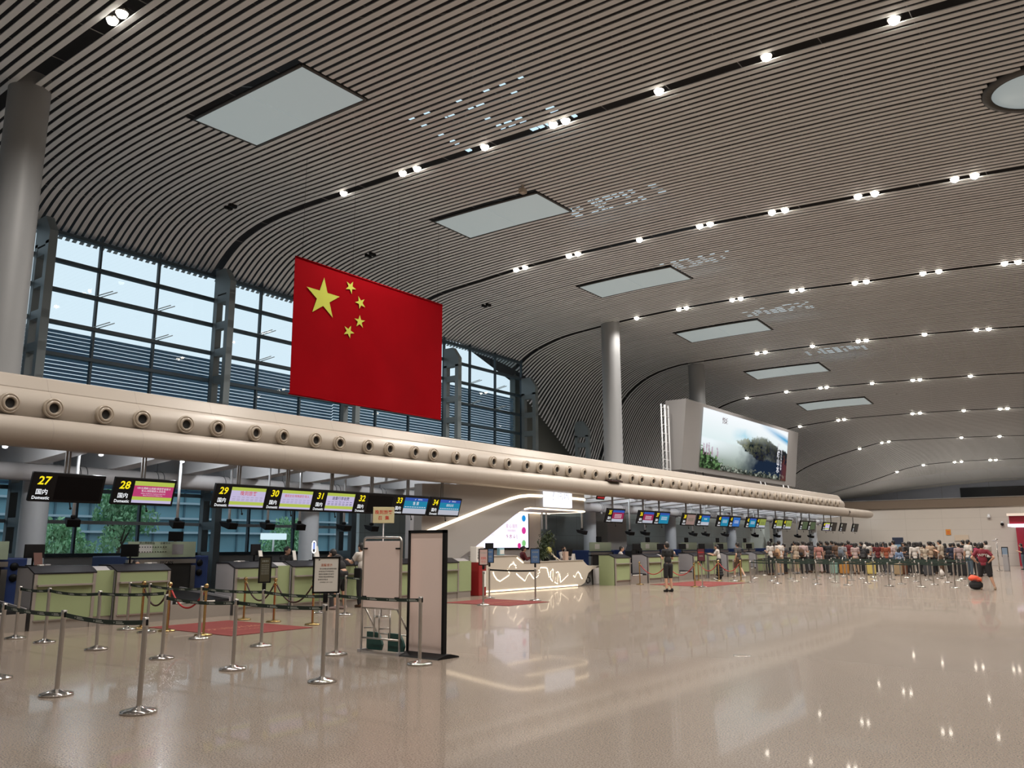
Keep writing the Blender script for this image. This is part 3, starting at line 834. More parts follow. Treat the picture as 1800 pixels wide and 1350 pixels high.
def sign(num, y, w, kind, lab, far=False, grp='check-in number signs under the bulkhead', numcol=None):
    t = empty('check_in_sign', (SX, y, 2.875), 0, lab, 'sign', grp)
    h = 0.62
    MB().rbox((0, 0, 0), (0.09, w, h), 0.012, (0, TILT, 0)).build('casing', M_BLACK, t)
    pb = MB()
    for d in (-0.035, 0.035): pb.bbox((-0.12, d - 0.02, 0.2), (-0.08, d + 0.02, 1.05 if not far else 1.0))
    pb.bbox((-0.125, -0.06, 0.15), (-0.075, 0.06, 0.24))
    pb.build('hanger_pole', M_POLE, t)
    ml = MB().tube((-0.06, 0.1, -0.3), (-0.05, 0.12, -0.42), 0.012).ball((-0.05, 0.125, -0.43), 0.028, 5)
    ml.build('camera_bud', M_BLACK, t)
    o = SN * 0.0475
    nx = -w / 2 + 0.235
    text(str(num), 0.245, numcol or M_YEL, t, o + SU * nx + SV * 0.135, SU, SV, 0.022, 0.12, 'number')
    text('国内', 0.125, M_WHT, t, o + SU * nx + SV * -0.105, SU, SV, 0.014, 0.0, 'chinese_lettering')
    text('Domestic', 0.098, M_WHT, t, o + SU * nx + SV * -0.225, SU, SV, 0.018, 0.0, 'english_lettering', 0.92)
    if kind == 'off':
        flat(t, 'screen', M_BLACK2, 0.22, 0, w - 0.55, h - 0.11, 0.046)
        return t
    x0, x1 = -w / 2 + 0.46, w / 2 - 0.055; cxx = (x0 + x1) / 2; sw = x1 - x0; sh = h - 0.12
    def band(name, m, a, b_): return flat(t, name, m, cxx, sh * ((a + b_) / 2 - 0.5), sw, sh * (b_ - a), 0.046)
    z = lambda f: sh * (f - 0.5)
    o2 = SN * 0.0505
    P = lambda f, dx=0: o2 + SU * (cxx + dx) + SV * z(f)
    if kind == 'pink':
        band('screen_header', E_LIME, 0.80, 1); band('screen', E_PINK, 0.29, 0.80); band('screen_footer', E_LIME, 0.13, 0.29); band('screen_base', E_LILAC, 0, 0.13)
        text('VIP/头等舱/公务舱/常旅客金银卡', 0.058, E_TXT, t, P(0.68), SU, SV, 0.004)
        text('军人/消防救援人员优先', 0.058, E_TXT, t, P(0.555), SU, SV, 0.004)
        text('VIP/First Class/Business Class/Gold & Silver Card', 0.030, E_TXT, t, P(0.44), SU, SV, 0.004)
        text('Military Personnel and Firefighters First', 0.030, E_TXT, t, P(0.36), SU, SV, 0.004)
    elif kind[0] == 'l':
        band('screen_header', E_LIME, 0.83, 1); band('screen', E_LILAC, 0.27, 0.83); band('screen_footer', E_LIME, 0.10, 0.27); band('screen_base', E_LILAC, 0, 0.10)
        ttl = {'l1': '晚到旅客', 'l2': '值班主任/特殊旅客/军人', 'l3': '逾重行李收费', 'l4': '国内出发'}[kind]
        text(ttl, {'l1': 0.125, 'l2': 0.078, 'l3': 0.105, 'l4': 0.1}[kind], E_DTXT if kind == 'l3' else E_RTXT, t, P(0.69), SU, SV, 0.006)
        if not far:
            for f in (0.50, 0.40, 0.33):
                for d in range(7): flat(t, 'text_line', E_GTXT if kind != 'l3' else E_DTXT, cxx + (d - 3) * sw / 7.6, z(f), sw * 0.085, 0.010, 0.049, 0.002)
    elif kind == 'blue':
        band('screen_header', E_NAVY, 0.80, 1); band('screen', E_CYAN, 0.33, 0.80); band('screen_base', E_PALE, 0, 0.33)
        text({33: '售 票', 34: '值班主任'}.get(num, '国内航班'), 0.12 if num == 33 else 0.09, E_TXT, t, P(0.63), SU, SV, 0.004)
        if not far:
            for d in range(9): flat(t, 'text_line', E_TXT, cxx + (d - 4) * sw / 9.6, z(0.42), sw * 0.075, 0.016, 0.049, 0.002)
            MB().add([P(0.86, -0.09), P(0.86, -0.06), P(0.95, -0.02), P(0.93, -0.05)], [(0, 1, 2, 3)]).build('logo', E_TXT, t)
            text('南方航空' if False else '服务柜台', 0.05, E_TXT, t, P(0.9, 0.16), SU, SV, 0.004)
    else:
        hd, bd_, bs = {'red': (E_NAVY, E_CRIM, E_PALE), 'cyan': (E_NAVY, E_CYAN, E_CYAN), 'tan': (E_TAN, E_TAN, E_TAN), 'dblue': (E_BLUE, E_BLUE, E_BLUE),
                       'green': (E_LIMEF, E_LIMEF, E_PALE), 'olive': (E_OLIVE, E_OLIVE, E_OLIVE), 'pale': (E_PALE, E_PALE, E_PALE)}[kind]
        band('screen_header', hd, 0.80, 1); band('screen', bd_, 0.25, 0.80); band('screen_base', bs, 0, 0.25)
        for f in (0.62, 0.5, 0.38): flat(t, 'text_line', E_TXT if kind in ('red', 'cyan', 'dblue') else E_OLIVE, cxx, z(f), sw * 0.62, 0.018, 0.049, 0.002)
    return t
M_BLACK2 = mat('screen_off', (0.003, 0.003, 0.004), 0.3, spec=0.1)
M_NUMW = emitter('sign_pale_number', (0.80, 0.78, 0.62), 0.9)
sign(27, 8.42, 1.52, 'off', 'black check-in sign numbered 27 with its screen dark')
sign(28, 10.14, 1.48, 'pink', 'check-in sign numbered 28 with a magenta screen')
for j, (nn, kd, ds) in enumerate([(29, 'l1', 'lilac screen titled in red'), (30, 'l2', 'lilac screen with a long faint red title'), (31, 'l3', 'lilac screen titled in dark ink'),
                                  (32, 'off', 'dark screen in the middle of the row'), (33, 'blue', 'blue and cyan screen')]):
    sign(nn, 12.70 + 1.535 * j, 1.535, kd, f'check-in sign numbered {nn} with a {ds}')
sign(34, 20.44, 1.5, 'blue', 'check-in sign numbered 34 with a blue and cyan screen beside the slanted wall')
FAR = [(35, 31.33, 'red', 'crimson'), (36, 34.05, 'red', 'crimson'), (37, 35.6, 'cyan', 'cyan'), (38, 38.45, 'tan', 'tan'), (39, 40.15, 'blue', 'cyan'), (40, 42.6, 'cyan', 'cyan'),
       (41, 44.15, 'dblue', 'deep blue'), (42, 46.5, 'cyan', 'cyan'), (43, 48.0, 'green', 'lime'), (44, 50.8, 'green', 'lime'), (45, 52.4, 'green', 'lime'),
       (46, 55.5, 'olive', 'dim olive'), (47, 57.1, 'olive', 'dim olive'), (48, 60.2, 'l4', 'lilac'), (49, 61.8, 'off', 'dark'), (50, 64.2, 'off', 'dark'), (51, 67.3, 'off', 'dark')]
for nn, y, kd, ds in FAR:
    sign(nn, y, 1.46, kd, f'distant check-in sign numbered {nn} with a {ds} screen', True, 'distant check-in signs right of the information desk', M_NUMW if nn in (46, 47, 49, 50, 51) else None)

# hanging dark cameras on white poles behind the signs
hc = empty('hanging_camera', (0, 0, 0))
MB().tube((0, 0, 0.10), (0, 0, 1.95), 0.035, n=10).build('pole', M_WHITECOL, hc)
MB().prism([(-0.22, 0.10), (0.22, 0.04), (0.16, -0.12), (-0.14, -0.03)], 1, -0.14, 0.14).build('camera_body', M_BLACK, hc)
MB().rbox((0.0, 0, 0.12), (0.12, 0.1, 0.08), 0.02).build('bracket', M_BLACK, hc)
HY = [6.3, 9.32, 11.94, 13.47, 14.72, 15.83, 17.54, 18.7, 31.13, 35.33, 36.84, 42.19, 43.78, 46.41, 51.0, 54.8, 58.8, 61.6]
for j, y in enumerate(HY):
    o = hc if j == 0 else copy_tree(hc)
    o.location = (-20.0, y, 2.2); o.rotation_euler = (0, 0, rnd.uniform(-0.5, 0.1))
    tag(o, f'dark wedge camera on a white ceiling pole over the desks, {nth(j + 1)} from the left', 'camera', 'hanging cameras behind the desks')

# ------------------------------------------------------------------ check-in desks
def desk(y, lab, w=1.24, left=None):
    t = empty('check_in_desk', (-17.95, y, 0), 0, lab, 'counter', 'green check-in desks in one long row')
    prof = [(-0.03, 0.0), (-0.03, 1.10), (-0.32, 1.215), (-0.80, 1.215), (-0.80, 0.0)]
    for s in (-1, 1):
        b = MB().prism(prof, 1, s * w / 2, s * (w / 2 - 0.03)); b.build('side_panel', left if left and s < 0 else M_DGREY, t)
        MB().bbox((-0.06, s * w / 2, 0.0), (0.012, s * (w / 2 - 0.065), 1.10)).build('corner_post', M_KICK, t)
    MB().bbox((-0.05, -w / 2 + 0.06, 0.19), (0.0, w / 2 - 0.06, 1.095)).build('front_panel', M_GREEN, t)
    MB().bbox((-0.06, -w / 2 + 0.06, 0.0), (-0.01, w / 2 - 0.06, 0.19)).build('kick_plate', M_KICK, t)
    MB().prism([(0.015, 1.095), (0.015, 1.12), (-0.31, 1.25), (-0.82, 1.25), (-0.82, 1.215), (-0.31, 1.22)], 1, -w / 2 - 0.01, w / 2 + 0.01).build('worktop', M_TOP, t)
    MB().bbox((0.0, -w / 2 + 0.05, 0.855), (0.10, w / 2 - 0.05, 0.89)).build('shelf_rail', M_KICK, t)
    MB().bbox((0.0, -w / 2 + 0.05, 0.175), (0.03, w / 2 - 0.05, 0.20)).build('foot_rail', M_STEEL, t)
    return t
NEAR = [(8.34, 'green-fronted check-in desk under sign 27'), (10.03, 'green-fronted check-in desk under sign 28'), (12.97, 'green-fronted check-in desk under sign 29'),
        (14.69, 'green-fronted check-in desk below sign 30, with the lit ring scanner'), (16.25, 'green-fronted check-in desk where the man in white stands'),
        (18.2, 'green-fronted check-in desk hidden mostly behind the pink boards'), (20.0, 'green-fronted check-in desk right of the tall pink board')]
for y, lab in NEAR: desk(y, lab)
for nn, y in [(35, 31.06), (36, 33.88), (37, 35.6), (38, 38.45), (39, 40.15), (40, 42.5), (41, 44.1), (42, 46.5), (43, 48.0), (44, 50.7), (45, 52.3), (46, 55.3), (47, 57.0), (48, 60.0), (49, 61.7)]:
    desk(y, f'distant green check-in desk under sign {nn}', left=M_GREEN if nn == 35 else None)
def divider(y0, y1, lab):
    t = empty('desk_divider', (-18.05, (y0 + y1) / 2, 0), 0, lab, 'divider', 'panels between paired desks')
    w = y1 - y0
    MB().bbox((-0.05, -w / 2, 0.19), (0, w / 2, 1.14)).build('panel', M_GREEN, t)
    MB().bbox((-0.05, -w / 2, 0), (-0.02, w / 2, 0.19)).build('kick_plate', M_KICK, t)
    MB().prism([(-0.05, 1.14), (-0.25, 1.22), (-0.5, 1.22), (-0.5, 1.0), (-0.05, 1.0)], 1, -w / 2 + 0.06, w / 2 - 0.06).build('cap', M_DGREY, t)
divider(8.98, 9.39, 'green filler panel between the desks of signs 27 and 28')
divider(13.61, 14.05, 'green filler panel between the desks of signs 29 and 30')
divider(20.64, 21.35, 'green filler panel left of the red cabinet')
for a, a2, nn in ((34.52, 34.96, 36), (39.09, 39.51, 38), (43.13, 43.47, 40), (47.13, 47.37, 42), (51.33, 51.67, 44), (55.93, 56.37, 46)):
    divider(a, a2, f'green filler panel right of the desk under sign {nn}')

def conveyor(y, w, lab, L=2.2):
    t = empty('baggage_conveyor', (-17.98, y, 0), 0, lab, 'conveyor', 'baggage conveyors between the desks')
    MB().bbox((-L, -w / 2 + 0.02, 0), (0, w / 2 - 0.02, 0.34)).build('skirt', M_KICK, t)
    MB().prism([(-0.01, 0.34), (-0.02, 0.40), (-L, 0.40 + 0.068 * L), (-L, 0.34)], 1, -w / 2 + 0.06, w / 2 - 0.06).build('belt', M_BLACK, t)
    for s in (-1, 1): MB().prism([(0, 0.34), (0, 0.44), (-L, 0.44 + 0.082 * L), (-L, 0.34)], 1, s * (w / 2 - 0.02), s * (w / 2 - 0.06)).build('side_rail', M_DGREY, t)
    MB().bbox((-0.01, -w / 2 + 0.15, 0.355), (0.004, w / 2 - 0.45, 0.385)).build('weight_display', M_PAPER, t)
BELTS = [(6.75, 1.85, 'baggage conveyor at the far left edge of the desk row'), (11.51, 1.6, 'baggage conveyor between the desks of signs 28 and 29'), (32.48, 1.45, 'baggage conveyor between the desks of signs 35 and 36', 0.45),
         (37.0, 1.5, 'baggage conveyor between the desks of signs 37 and 38', 0.5), (41.3, 1.0, 'baggage conveyor between the desks of signs 39 and 40'), (45.3, 1.1, 'baggage conveyor between the desks of signs 41 and 42'),
         (49.35, 1.4, 'baggage conveyor between the desks of signs 43 and 44'), (53.8, 1.7, 'baggage conveyor between the desks of signs 45 and 46')]
for a in BELTS: conveyor(*a)
M_BLUEC = mat('scanner_blue', (0.025, 0.05, 0.17), 0.4)
M_BOARD = mat('scanner_board_green', (0.42, 0.50, 0.36), 0.35)
def scanner(y, lab, near=False):
    t = empty('baggage_scanner', (-20.55, y, 0), 0, lab, 'scanner', 'baggage scanners behind the conveyors')
    MB().rbox((-1.0, 0.25, 0.70), (1.8, 2.3, 1.38), 0.03).build('cabinet', M_BLUEC, t)
    fr = MB(); w = 1.88
    fr.bbox((-0.1, -w / 2, 1.2), (0.02, w / 2, 1.31)); fr.bbox((-0.1, w / 2 - 0.13, 0.3), (0.02, w / 2, 1.14)); fr.bbox((-0.1, -w / 2, 0.3), (0.02, -w / 2 + 0.13, 1.14))
    fr.build('tunnel_frame', M_STEEL, t)
    MB().bbox((-0.10, -w / 2 + 0.13, 0.42), (-0.02, w / 2 - 0.13, 1.2)).build('tunnel_curtain', M_HOLE, t)
    MB().bbox((-0.06, -w / 2, 1.36), (-0.03, w / 2, 1.76)).build('notice_board', M_BOARD, t)
    if near:
        for q, (yy, zz, ww, hh) in enumerate([(-0.55, 1.58, 0.5, 0.2), (0.02, 1.6, 0.34, 0.2), (0.42, 1.56, 0.32, 0.26)]):
            MB().bbox((-0.028, yy - ww / 2, zz - hh / 2), (-0.024, yy + ww / 2, zz + hh / 2)).build('notice', M_PAPER if q == 0 else M_DGREY if q == 2 else M_BOARD, t)
        text('禁止携带物品', 0.07, M_INK, t, (-0.022, -0.45, 1.72)); text('温馨提示', 0.07, M_INK, t, (-0.022, 0.05, 1.72))
        r2_ = random.Random(4)
        for q in range(26): MB().box((-0.022, -0.78 + 0.065 * (q % 13) * 1.1, 1.5 + 0.12 * (q // 13)), (0.004, 0.026, 0.026)).build('pictogram', M_INK, t)
        text('FISCAN', 0.11, M_DARKW, t, (0.022, 0.1, 1.22), bold=0.01)
    else:
        MB().bbox((-0.028, -0.5, 1.45), (-0.024, -0.1, 1.68)).build('notice', M_PAPER, t)
    for q in range(2): MB().lathe([(0.0, 0.0), (0.09, 0.0), (0.09, 0.02), (0, 0.02)], 14, Matrix.Translation((-0.09, w / 2 + 0.18 + 0.0 * q, 1.2 - 0.25 * q)) @ Matrix.Rotation(PI / 2, 4, 'Y')).build('fan_grille', M_BLACK, t)
    MB().rbox((-0.5, 0.62, 1.9), (0.05, 0.42, 0.26), 0.01).build('monitor', M_BLACK, t)
    MB().bbox((-0.53, 0.59, 1.38), (-0.50, 0.65, 1.8)).build('monitor_stand', M_BLACK, t)
scanner(7.3, 'blue baggage scanner at the far left edge', False)
scanner(11.95, 'blue and steel baggage scanner with a pale green notice board', True)
for y, nn in ((33.6, 36), (38.4, 37), (42.9, 39), (47.1, 41), (51.3, 43), (55.9, 45)): scanner(y, f'distant baggage scanner with pale board right of sign {nn}')

def monitor(p, rz, lab, grp='desk monitors'):
    t = empty('monitor', p, rz, lab, 'monitor', grp)
    MB().rbox((0, 0, 0.30), (0.04, 0.44, 0.28), 0.01).build('display', M_BLACK, t)
    MB().tube((-0.03, 0, 0.01), (-0.03, 0, 0.3), 0.02).build('stand', M_BLACK, t)
    MB().rbox((-0.03, 0, 0.01), (0.16, 0.2, 0.02), 0.005).build('foot', M_BLACK, t)
for p, rz, lab in [((-18.6, 10.0, 1.25), -1.1, 'black monitor seen edge-on behind the desk under sign 28'), ((-18.65, 13.4, 1.25), 0.4, 'black monitor on the desk under sign 29'),
                   ((-18.6, 7.95, 1.25), 0.2, 'small dark display on the desk under sign 27'), ((-18.7, 33.6, 1.25), -0.4, 'black monitor on the distant desk under sign 36'),
                   ((-18.7, 35.9, 1.25), -0.3, 'black monitor on the distant desk under sign 37'), ((-18.7, 38.2, 1.25), -0.4, 'black monitor on the distant desk under sign 38'),
                   ((-18.7, 40.4, 1.25), -0.3, 'black monitor on the distant desk under sign 39'), ((-18.7, 42.7, 1.25), -0.4, 'black monitor on the distant desk under sign 40'),
                   ((-18.7, 46.7, 1.25), -0.4, 'black monitor on the distant desk under sign 42'), ((-18.7, 50.9, 1.25), -0.4, 'black monitor on the distant desk under sign 44')]:
    monitor(p, rz, lab)
def keypad(p, lab):
    t = empty('card_holder', p, 0.1, lab, 'holder', 'small holders on the desk tops')
    MB().rbox((0, 0, 0.012), (0.14, 0.1, 0.025), 0.006).build('tray', M_PAPER, t); MB().rbox((0, 0.13, 0.014), (0.13, 0.12, 0.03), 0.006).build('pad', M_DGREY, t)
for y, nn in ((8.0, 27), (10.35, 28), (12.7, 29)): keypad((-18.4, y, 1.253), f'small white card holder on the desk under sign {nn}')
# ring-lit face scanner on the desk under sign 30
t = empty('face_scanner', (-18.45, 15.12, 1.25), 0.25, 'white ring-lit face scanner standing on the desk under sign 30', 'scanner')
MB().tube((0, 0, 0), (0, 0, 0.2), 0.018).build('stem', M_BLACK, t)
MB().rbox((0, 0, 0.01), (0.16, 0.16, 0.02), 0.005).build('foot', M_BLACK, t)
ring = MB(); pts = []
for k in range(28):
    a = 2 * PI * k / 28; pts.append((0.02, 0.075 * math.cos(a), 0.36 + 0.075 * math.sin(a) + (0.08 if math.sin(a) > 0 else -0.08)))
ring.path(pts + [pts[0]], 0.017, 6); ring.build('light_ring', emitter('ring_light', (0.95, 0.97, 1.0), 1.6), t)
MB().rbox((0, 0, 0.36), (0.03, 0.14, 0.29), 0.012).build('housing', M_BLACK, t)
MB().rbox((0.017, 0, 0.385), (0.006, 0.085, 0.17), 0.002).build('screen', emitter('scanner_screen', (0.35, 0.45, 0.9), 0.9), t)
def card(p, w, h, rz, lab, m=M_PAPER):
    t = empty('desk_notice', p, rz, lab, 'notice', 'upright notices on the desks')
    MB().box((0, 0, h / 2 + 0.01), (0.012, w, h), (0, -0.2, 0)).build('card', m, t); MB().rbox((-0.02, 0, 0.008), (0.12, w * 0.8, 0.016), 0.004).build('foot', M_BLACK, t)
for px_, ww, hh, lab in [((13.53, 1.29), 0.16, 0.27, 'small upright white notice on the desk under sign 29'), ((14.61, 1.29), 0.15, 0.26, 'small upright white notice beside the seated agent in black'),
                         ((15.36, 1.31), 0.24, 0.38, 'upright white notice left of the ring-lit face scanner')]:
    card((-18.6, px_[0], 1.25), ww, hh, 0.35, lab)
card((-18.45, (7.97, 1.39)[0], 1.25), 0.2, 0.26, 0.3, 'brown upright tablet on the desk under sign 27', mat('tablet_brown', (0.12, 0.055, 0.045), 0.3))

# ------------------------------------------------------------------ information point
M_CLAD = mat('info_cladding', (0.33, 0.315, 0.30), 0.5)
M_INFOW = mat('info_white_wall', (0.66, 0.63, 0.62), 0.5)
X0 = -18.8
ic = empty('information_canopy', (X0, 24.5, 0), 0, 'slanted grey wall and canopy with warm light lines over the information desk', 'canopy')
L = lambda y, z, dx=0.0: (dx, y - 24.5, z)
poly = [(y - 24.5, z) for y, z in [(19.75, 0.0), (20.85, 0.0), (20.9, 0.84), (21.49, 1.15), (22.43, 1.58), (24.71, 2.74), (25.2, 2.94), (25.67, 3.03), (26.0, 3.03), (26.0, 3.88), (19.75, 3.62)]]
MB().prism(poly, 0, -0.35, 0.0).build('slanted_wall', M_CLAD, ic)
plan = [(0.0, 26.01), (0.0, 29.2)] + [(-0.95 + 0.95 * math.cos(a), 29.2 + 0.95 * math.sin(a)) for a in [PI / 2 * k / 8 for k in range(1, 9)]] + [(-2.2, 30.15), (-2.2, 26.01)]
MB().prism([(x, y - 24.5) for x, y in plan], 2, 3.03, 3.80).build('canopy_box', M_CLAD, ic)
MB().prism([(x * 0.97 - 0.03, (y - 24.5) * 0.997) for x, y in plan], 2, 3.005, 3.03).build('canopy_underside', M_INFOW, ic)
led = MB()
def strip(pts, hh=0.05):
    for i in range(len(pts) - 1):
        a, c = Vector(pts[i]), Vector(pts[i + 1]); led.tube(a, c, hh, n=8)
strip([L(19.95, 2.06, 0.01), L(20.18, 2.13, 0.01), L(21.38, 2.47, 0.01), L(23.53, 3.08, 0.01), L(24.4, 3.31, 0.01), L(25.0, 3.43, 0.01), L(25.6, 3.49, 0.01), L(26.43, 3.51, 0.01)], 0.055)
led.build('light_line', M_LEDW, ic); led = MB()
arc = [(-0.95 + 0.96 * math.cos(a), 29.2 + 0.96 * math.sin(a)) for a in [PI / 2 * k / 8 for k in range(0, 9)]]
strip([L(28.3, 3.51, 0.01)] + [L(y, 3.50, x) for x, y in arc], 0.05)
led.build('light_line', M_LEDW, ic)
led = MB()
strip([L(25.3, 2.97, 0.0), L(25.67, 3.02, 0.005), L(29.2, 3.01, 0.005)] + [L(y, 3.01, x) for x, y in arc] + [L(30.15, 3.01, -2.2)], 0.028)
strip([L(26.4, 2.985, -2.19), L(30.1, 2.985, -2.19)], 0.03)
led.build('edge_light', M_LEDW, ic)
led = MB(); strip([L(20.95, 0.87, 0.01), L(21.2, 1.0, 0.01), L(21.45, 1.13, 0.01)], 0.03); led.build('lower_light', M_LEDW, ic)
lp = MB()
for yy, dx in ((29.25, -2.0), (29.42, -1.9)): lp.tube(L(yy, 3.0, dx), L(yy, 2.3, dx), 0.035)
lp.build('camera_poles', M_WHITECOL, ic)
# lit question sign
sg = empty('information_sign', (X0 + 0.10, 27.42, 3.52), 0, 'white lit information sign with a question mark above the desk', 'sign')
MB().rbox((-0.02, 0, 0), (0.16, 1.82, 0.84), 0.02).build('light_box', emitter('info_sign_white', (0.93, 0.94, 1.0), 1.35), sg)
M_FAINT = emitter('info_sign_letters', (0.62, 0.63, 0.72), 1.0)
text('?', 0.56, M_FAINT, sg, (0.062, -0.42, 0.02), bold=-0.004)
text('问讯', 0.40, M_FAINT, sg, (0.062, 0.28, 0.05))
text('Information', 0.11, M_FAINT, sg, (0.062, 0.28, -0.24))
# back wall and big white screen
structure(MB().bbox((-21.35, 21.6, 0), (-21.12, 29.6, 3.0)).build('wall_info', M_INFOW))
vs_ = empty('video_screen', (-21.085, 26.6, 2.24), 0, 'large white lit screen with coloured dots behind the information desk', 'screen')
MB().rbox((0, 0, 0), (0.06, 4.15, 1.55), 0.01).build('bezel', M_BLACK, vs_)
MB().bbox((0.031, -2.0, -0.7), (0.036, 2.0, 0.71)).build('display', emitter('info_screen_white', (0.90, 0.87, 1.0), 1.15), vs_)
for yy, zz, rr_, cc, nm in [(1.68, 0.5, 0.13, (0.02, 0.30, 0.75), 'blue_dot'), (1.68, 0.0, 0.14, (0.72, 0.05, 0.33), 'pink_dot'), (1.68, -0.52, 0.13, (0.25, 0.62, 0.22), 'green_dot'), (1.36, -0.62, 0.11, (0.70, 0.04, 0.28), 'magenta_dot')]:
    MB().lathe([(0, 0), (rr_, 0), (rr_, 0.004), (0, 0.004)], 20, Matrix.Translation((0.037, yy, zz)) @ Matrix.Rotation(PI / 2, 4, 'Y')).build(nm, emitter(nm, cc, 1.0), vs_)
E_PT = emitter('screen_pink_text', (0.75, 0.42, 0.55), 1.0)
text('爱 心 服务', 0.17, E_PT, vs_, (0.038, 0.85, 0.16))
text('特殊旅客服务', 0.09, E_PT, vs_, (0.038, 0.85, -0.02))
text('↑ 木 ↓ ∖', 0.2, emitter('screen_maroon_text', (0.45, 0.06, 0.16), 1.0), vs_, (0.038, 0.85, -0.26))
text('服务中心', 0.1, emitter('screen_faint_text', (0.78, 0.77, 0.86), 1.0), vs_, (0.038, -0.5, -0.18))

DX = -18.9
dk = empty('information_desk', (DX, 26.6, 0), 0, 'cream information desk with glowing mountain line relief', 'counter')
K = lambda y, z, dx=0.0: (dx, y - 26.6, z)
outl = [(23.1, 0.02), (29.25, 0.02), (29.55, 0.12), (29.72, 0.3), (29.85, 0.5), (30.15, 0.64), (30.6, 0.70), (31.25, 0.715), (31.25, 0.775), (29.95, 0.785), (29.75, 0.84), (29.45, 1.02), (25.38, 1.0), (24.9, 1.25), (23.1, 1.25)]
M_INFOD = mat('info_desk_cream', (0.52, 0.47, 0.40), 0.35)
MB().prism([(y - 26.6, z) for y, z in outl], 0, -0.75, 0.0).build('body', M_INFOD, dk)
MB().prism([(y - 26.6, z) for y, z in [(23.08, 1.25), (24.92, 1.25), (25.4, 1.0), (29.46, 1.02), (29.46, 1.045), (25.42, 1.025), (24.95, 1.28), (23.08, 1.28)]], 0, -0.78, 0.03).build('worktop', mat('info_top', (0.40, 0.36, 0.31), 0.3), dk)
MB().bbox((-0.5, 2.95, 0), (-0.3, 4.05, 0.66)).build('end_panel', mat('info_end_grey', (0.25, 0.245, 0.24), 0.5), dk)
MB().bbox((-0.5, 4.0, 0), (-0.28, 4.06, 0.68)).build('end_post', M_INK, dk)
MB().bbox((-0.75, 4.1, 0), (-0.6, 5.6, 0.70)).build('rear_panel', M_INFOW, dk)
wc = MB(); pts = []
cw = (30.26, 0.22)
for k in range(19):
    a = PI * 0.62 + 2 * PI * 0.72 * k / 18; pts.append((-0.285, cw[0] - 26.6 + 0.13 * math.cos(a), 0.22 + 0.13 * math.sin(a)))
wc.path(pts, 0.022, 6)
wc.path([(-0.285, cw[0] - 26.63, 0.50), (-0.285, cw[0] - 26.62, 0.30), (-0.285, cw[0] - 26.48, 0.30), (-0.285, cw[0] - 26.43, 0.14)], 0.024, 6)
wc.ball((-0.285, cw[0] - 26.64, 0.58), 0.035, 6)
wc.build('wheelchair_symbol', M_INK, dk)
RELIEF = [
 [(23.55, 0.72),(23.62, 0.58),(23.77, 0.44),(23.94, 0.38),(24.16, 0.46),(24.45, 0.57),(24.5, 0.66),(24.39, 0.75),(24.43, 0.85),(24.52, 0.93),(24.66, 0.97),(24.69, 1.05)],
 [(24.73, 1.04),(24.8, 0.94),(24.9, 0.9),(24.89, 0.81)],
 [(24.91, 0.62),(25.09, 0.51),(25.42, 0.34),(25.56, 0.52),(25.73, 0.63),(25.87, 0.51),(26.0, 0.4)],
 [(26.39, 0.78),(26.34, 0.7),(26.37, 0.64),(26.29, 0.59),(26.29, 0.53),(26.22, 0.48),(26.14, 0.44)],
 [(26.39, 0.8),(26.8, 0.79),(26.9, 0.74),(26.92, 0.65),(26.97, 0.57),(27.02, 0.42)],
 [(27.13, 0.65),(27.23, 0.73),(27.31, 0.67),(27.28, 0.41),(27.22, 0.27),(27.12, 0.36),(27.13, 0.65)],
 [(27.49, 0.58),(27.57, 0.62),(27.67, 0.58),(27.64, 0.4),(27.56, 0.16),(27.4, 0.21),(27.48, 0.41)],
 [(27.7, 0.55),(27.77, 0.4),(27.79, 0.21),(28.09, 0.36),(28.31, 0.47),(28.31, 0.53)],
 [(28.72, 0.43),(28.8, 0.37),(28.92, 0.51),(29.06, 0.58),(29.2, 0.48),(29.28, 0.35),(29.36, 0.29)]]
M_RLED = emitter('relief_glow', (1.0, 0.84, 0.62), 3.2)
for pl in RELIEF:
    MB().path([K(y, max(z, 0.04), 0.008) for y, z in pl], 0.022, 6).build('relief_light', M_RLED, dk)
    sh = MB(); pz = [K(y, max(z, 0.04) + 0.035, 0.02) for y, z in pl]; sh.path(pz, 0.018, 6); sh.build('relief_lip', M_INFOD, dk)
MB().tube(K(23.1, 0.05, 0.01), K(29.0, 0.05, 0.01), 0.028, n=6).build('base_light', M_LEDW, dk)
MB().tube(K(24.95, 1.19, 0.012), K(25.33, 1.0, 0.012), 0.02, n=6).build('edge_light', M_RLED, dk)

t = empty('red_cabinet', (-18.25, 21.95, 0), 0.12, 'red floor cabinet with a white upper panel beside the information desk', 'cabinet')
MB().rbox((0, 0, 0.54), (0.36, 0.46, 1.08), 0.02).build('body', mat('cabinet_red', (0.24, 0.012, 0.012), 0.35), t)
MB().rbox((-0.05, 0, 1.34), (0.26, 0.46, 0.52), 0.015).build('upper_panel', M_PAPER, t)
MB().bbox((0.181, -0.02, 0.28), (0.187, 0.2, 0.80)).build('notice', M_PAPER, t)
MB().bbox((0.081, 0.0, 1.36), (0.087, 0.2, 1.56)).build('poster', M_DGREY, t)
MB().bbox((0.181, 0.0, 0.9), (0.187, 0.21, 1.07)).build('poster', mat('poster_maroon', (0.12, 0.03, 0.03), 0.5), t)
text('应急设备', 0.09, M_INK, t, (0.084, -0.14, 1.36), u=(0, 0, -1), v=(0, 1, 0))

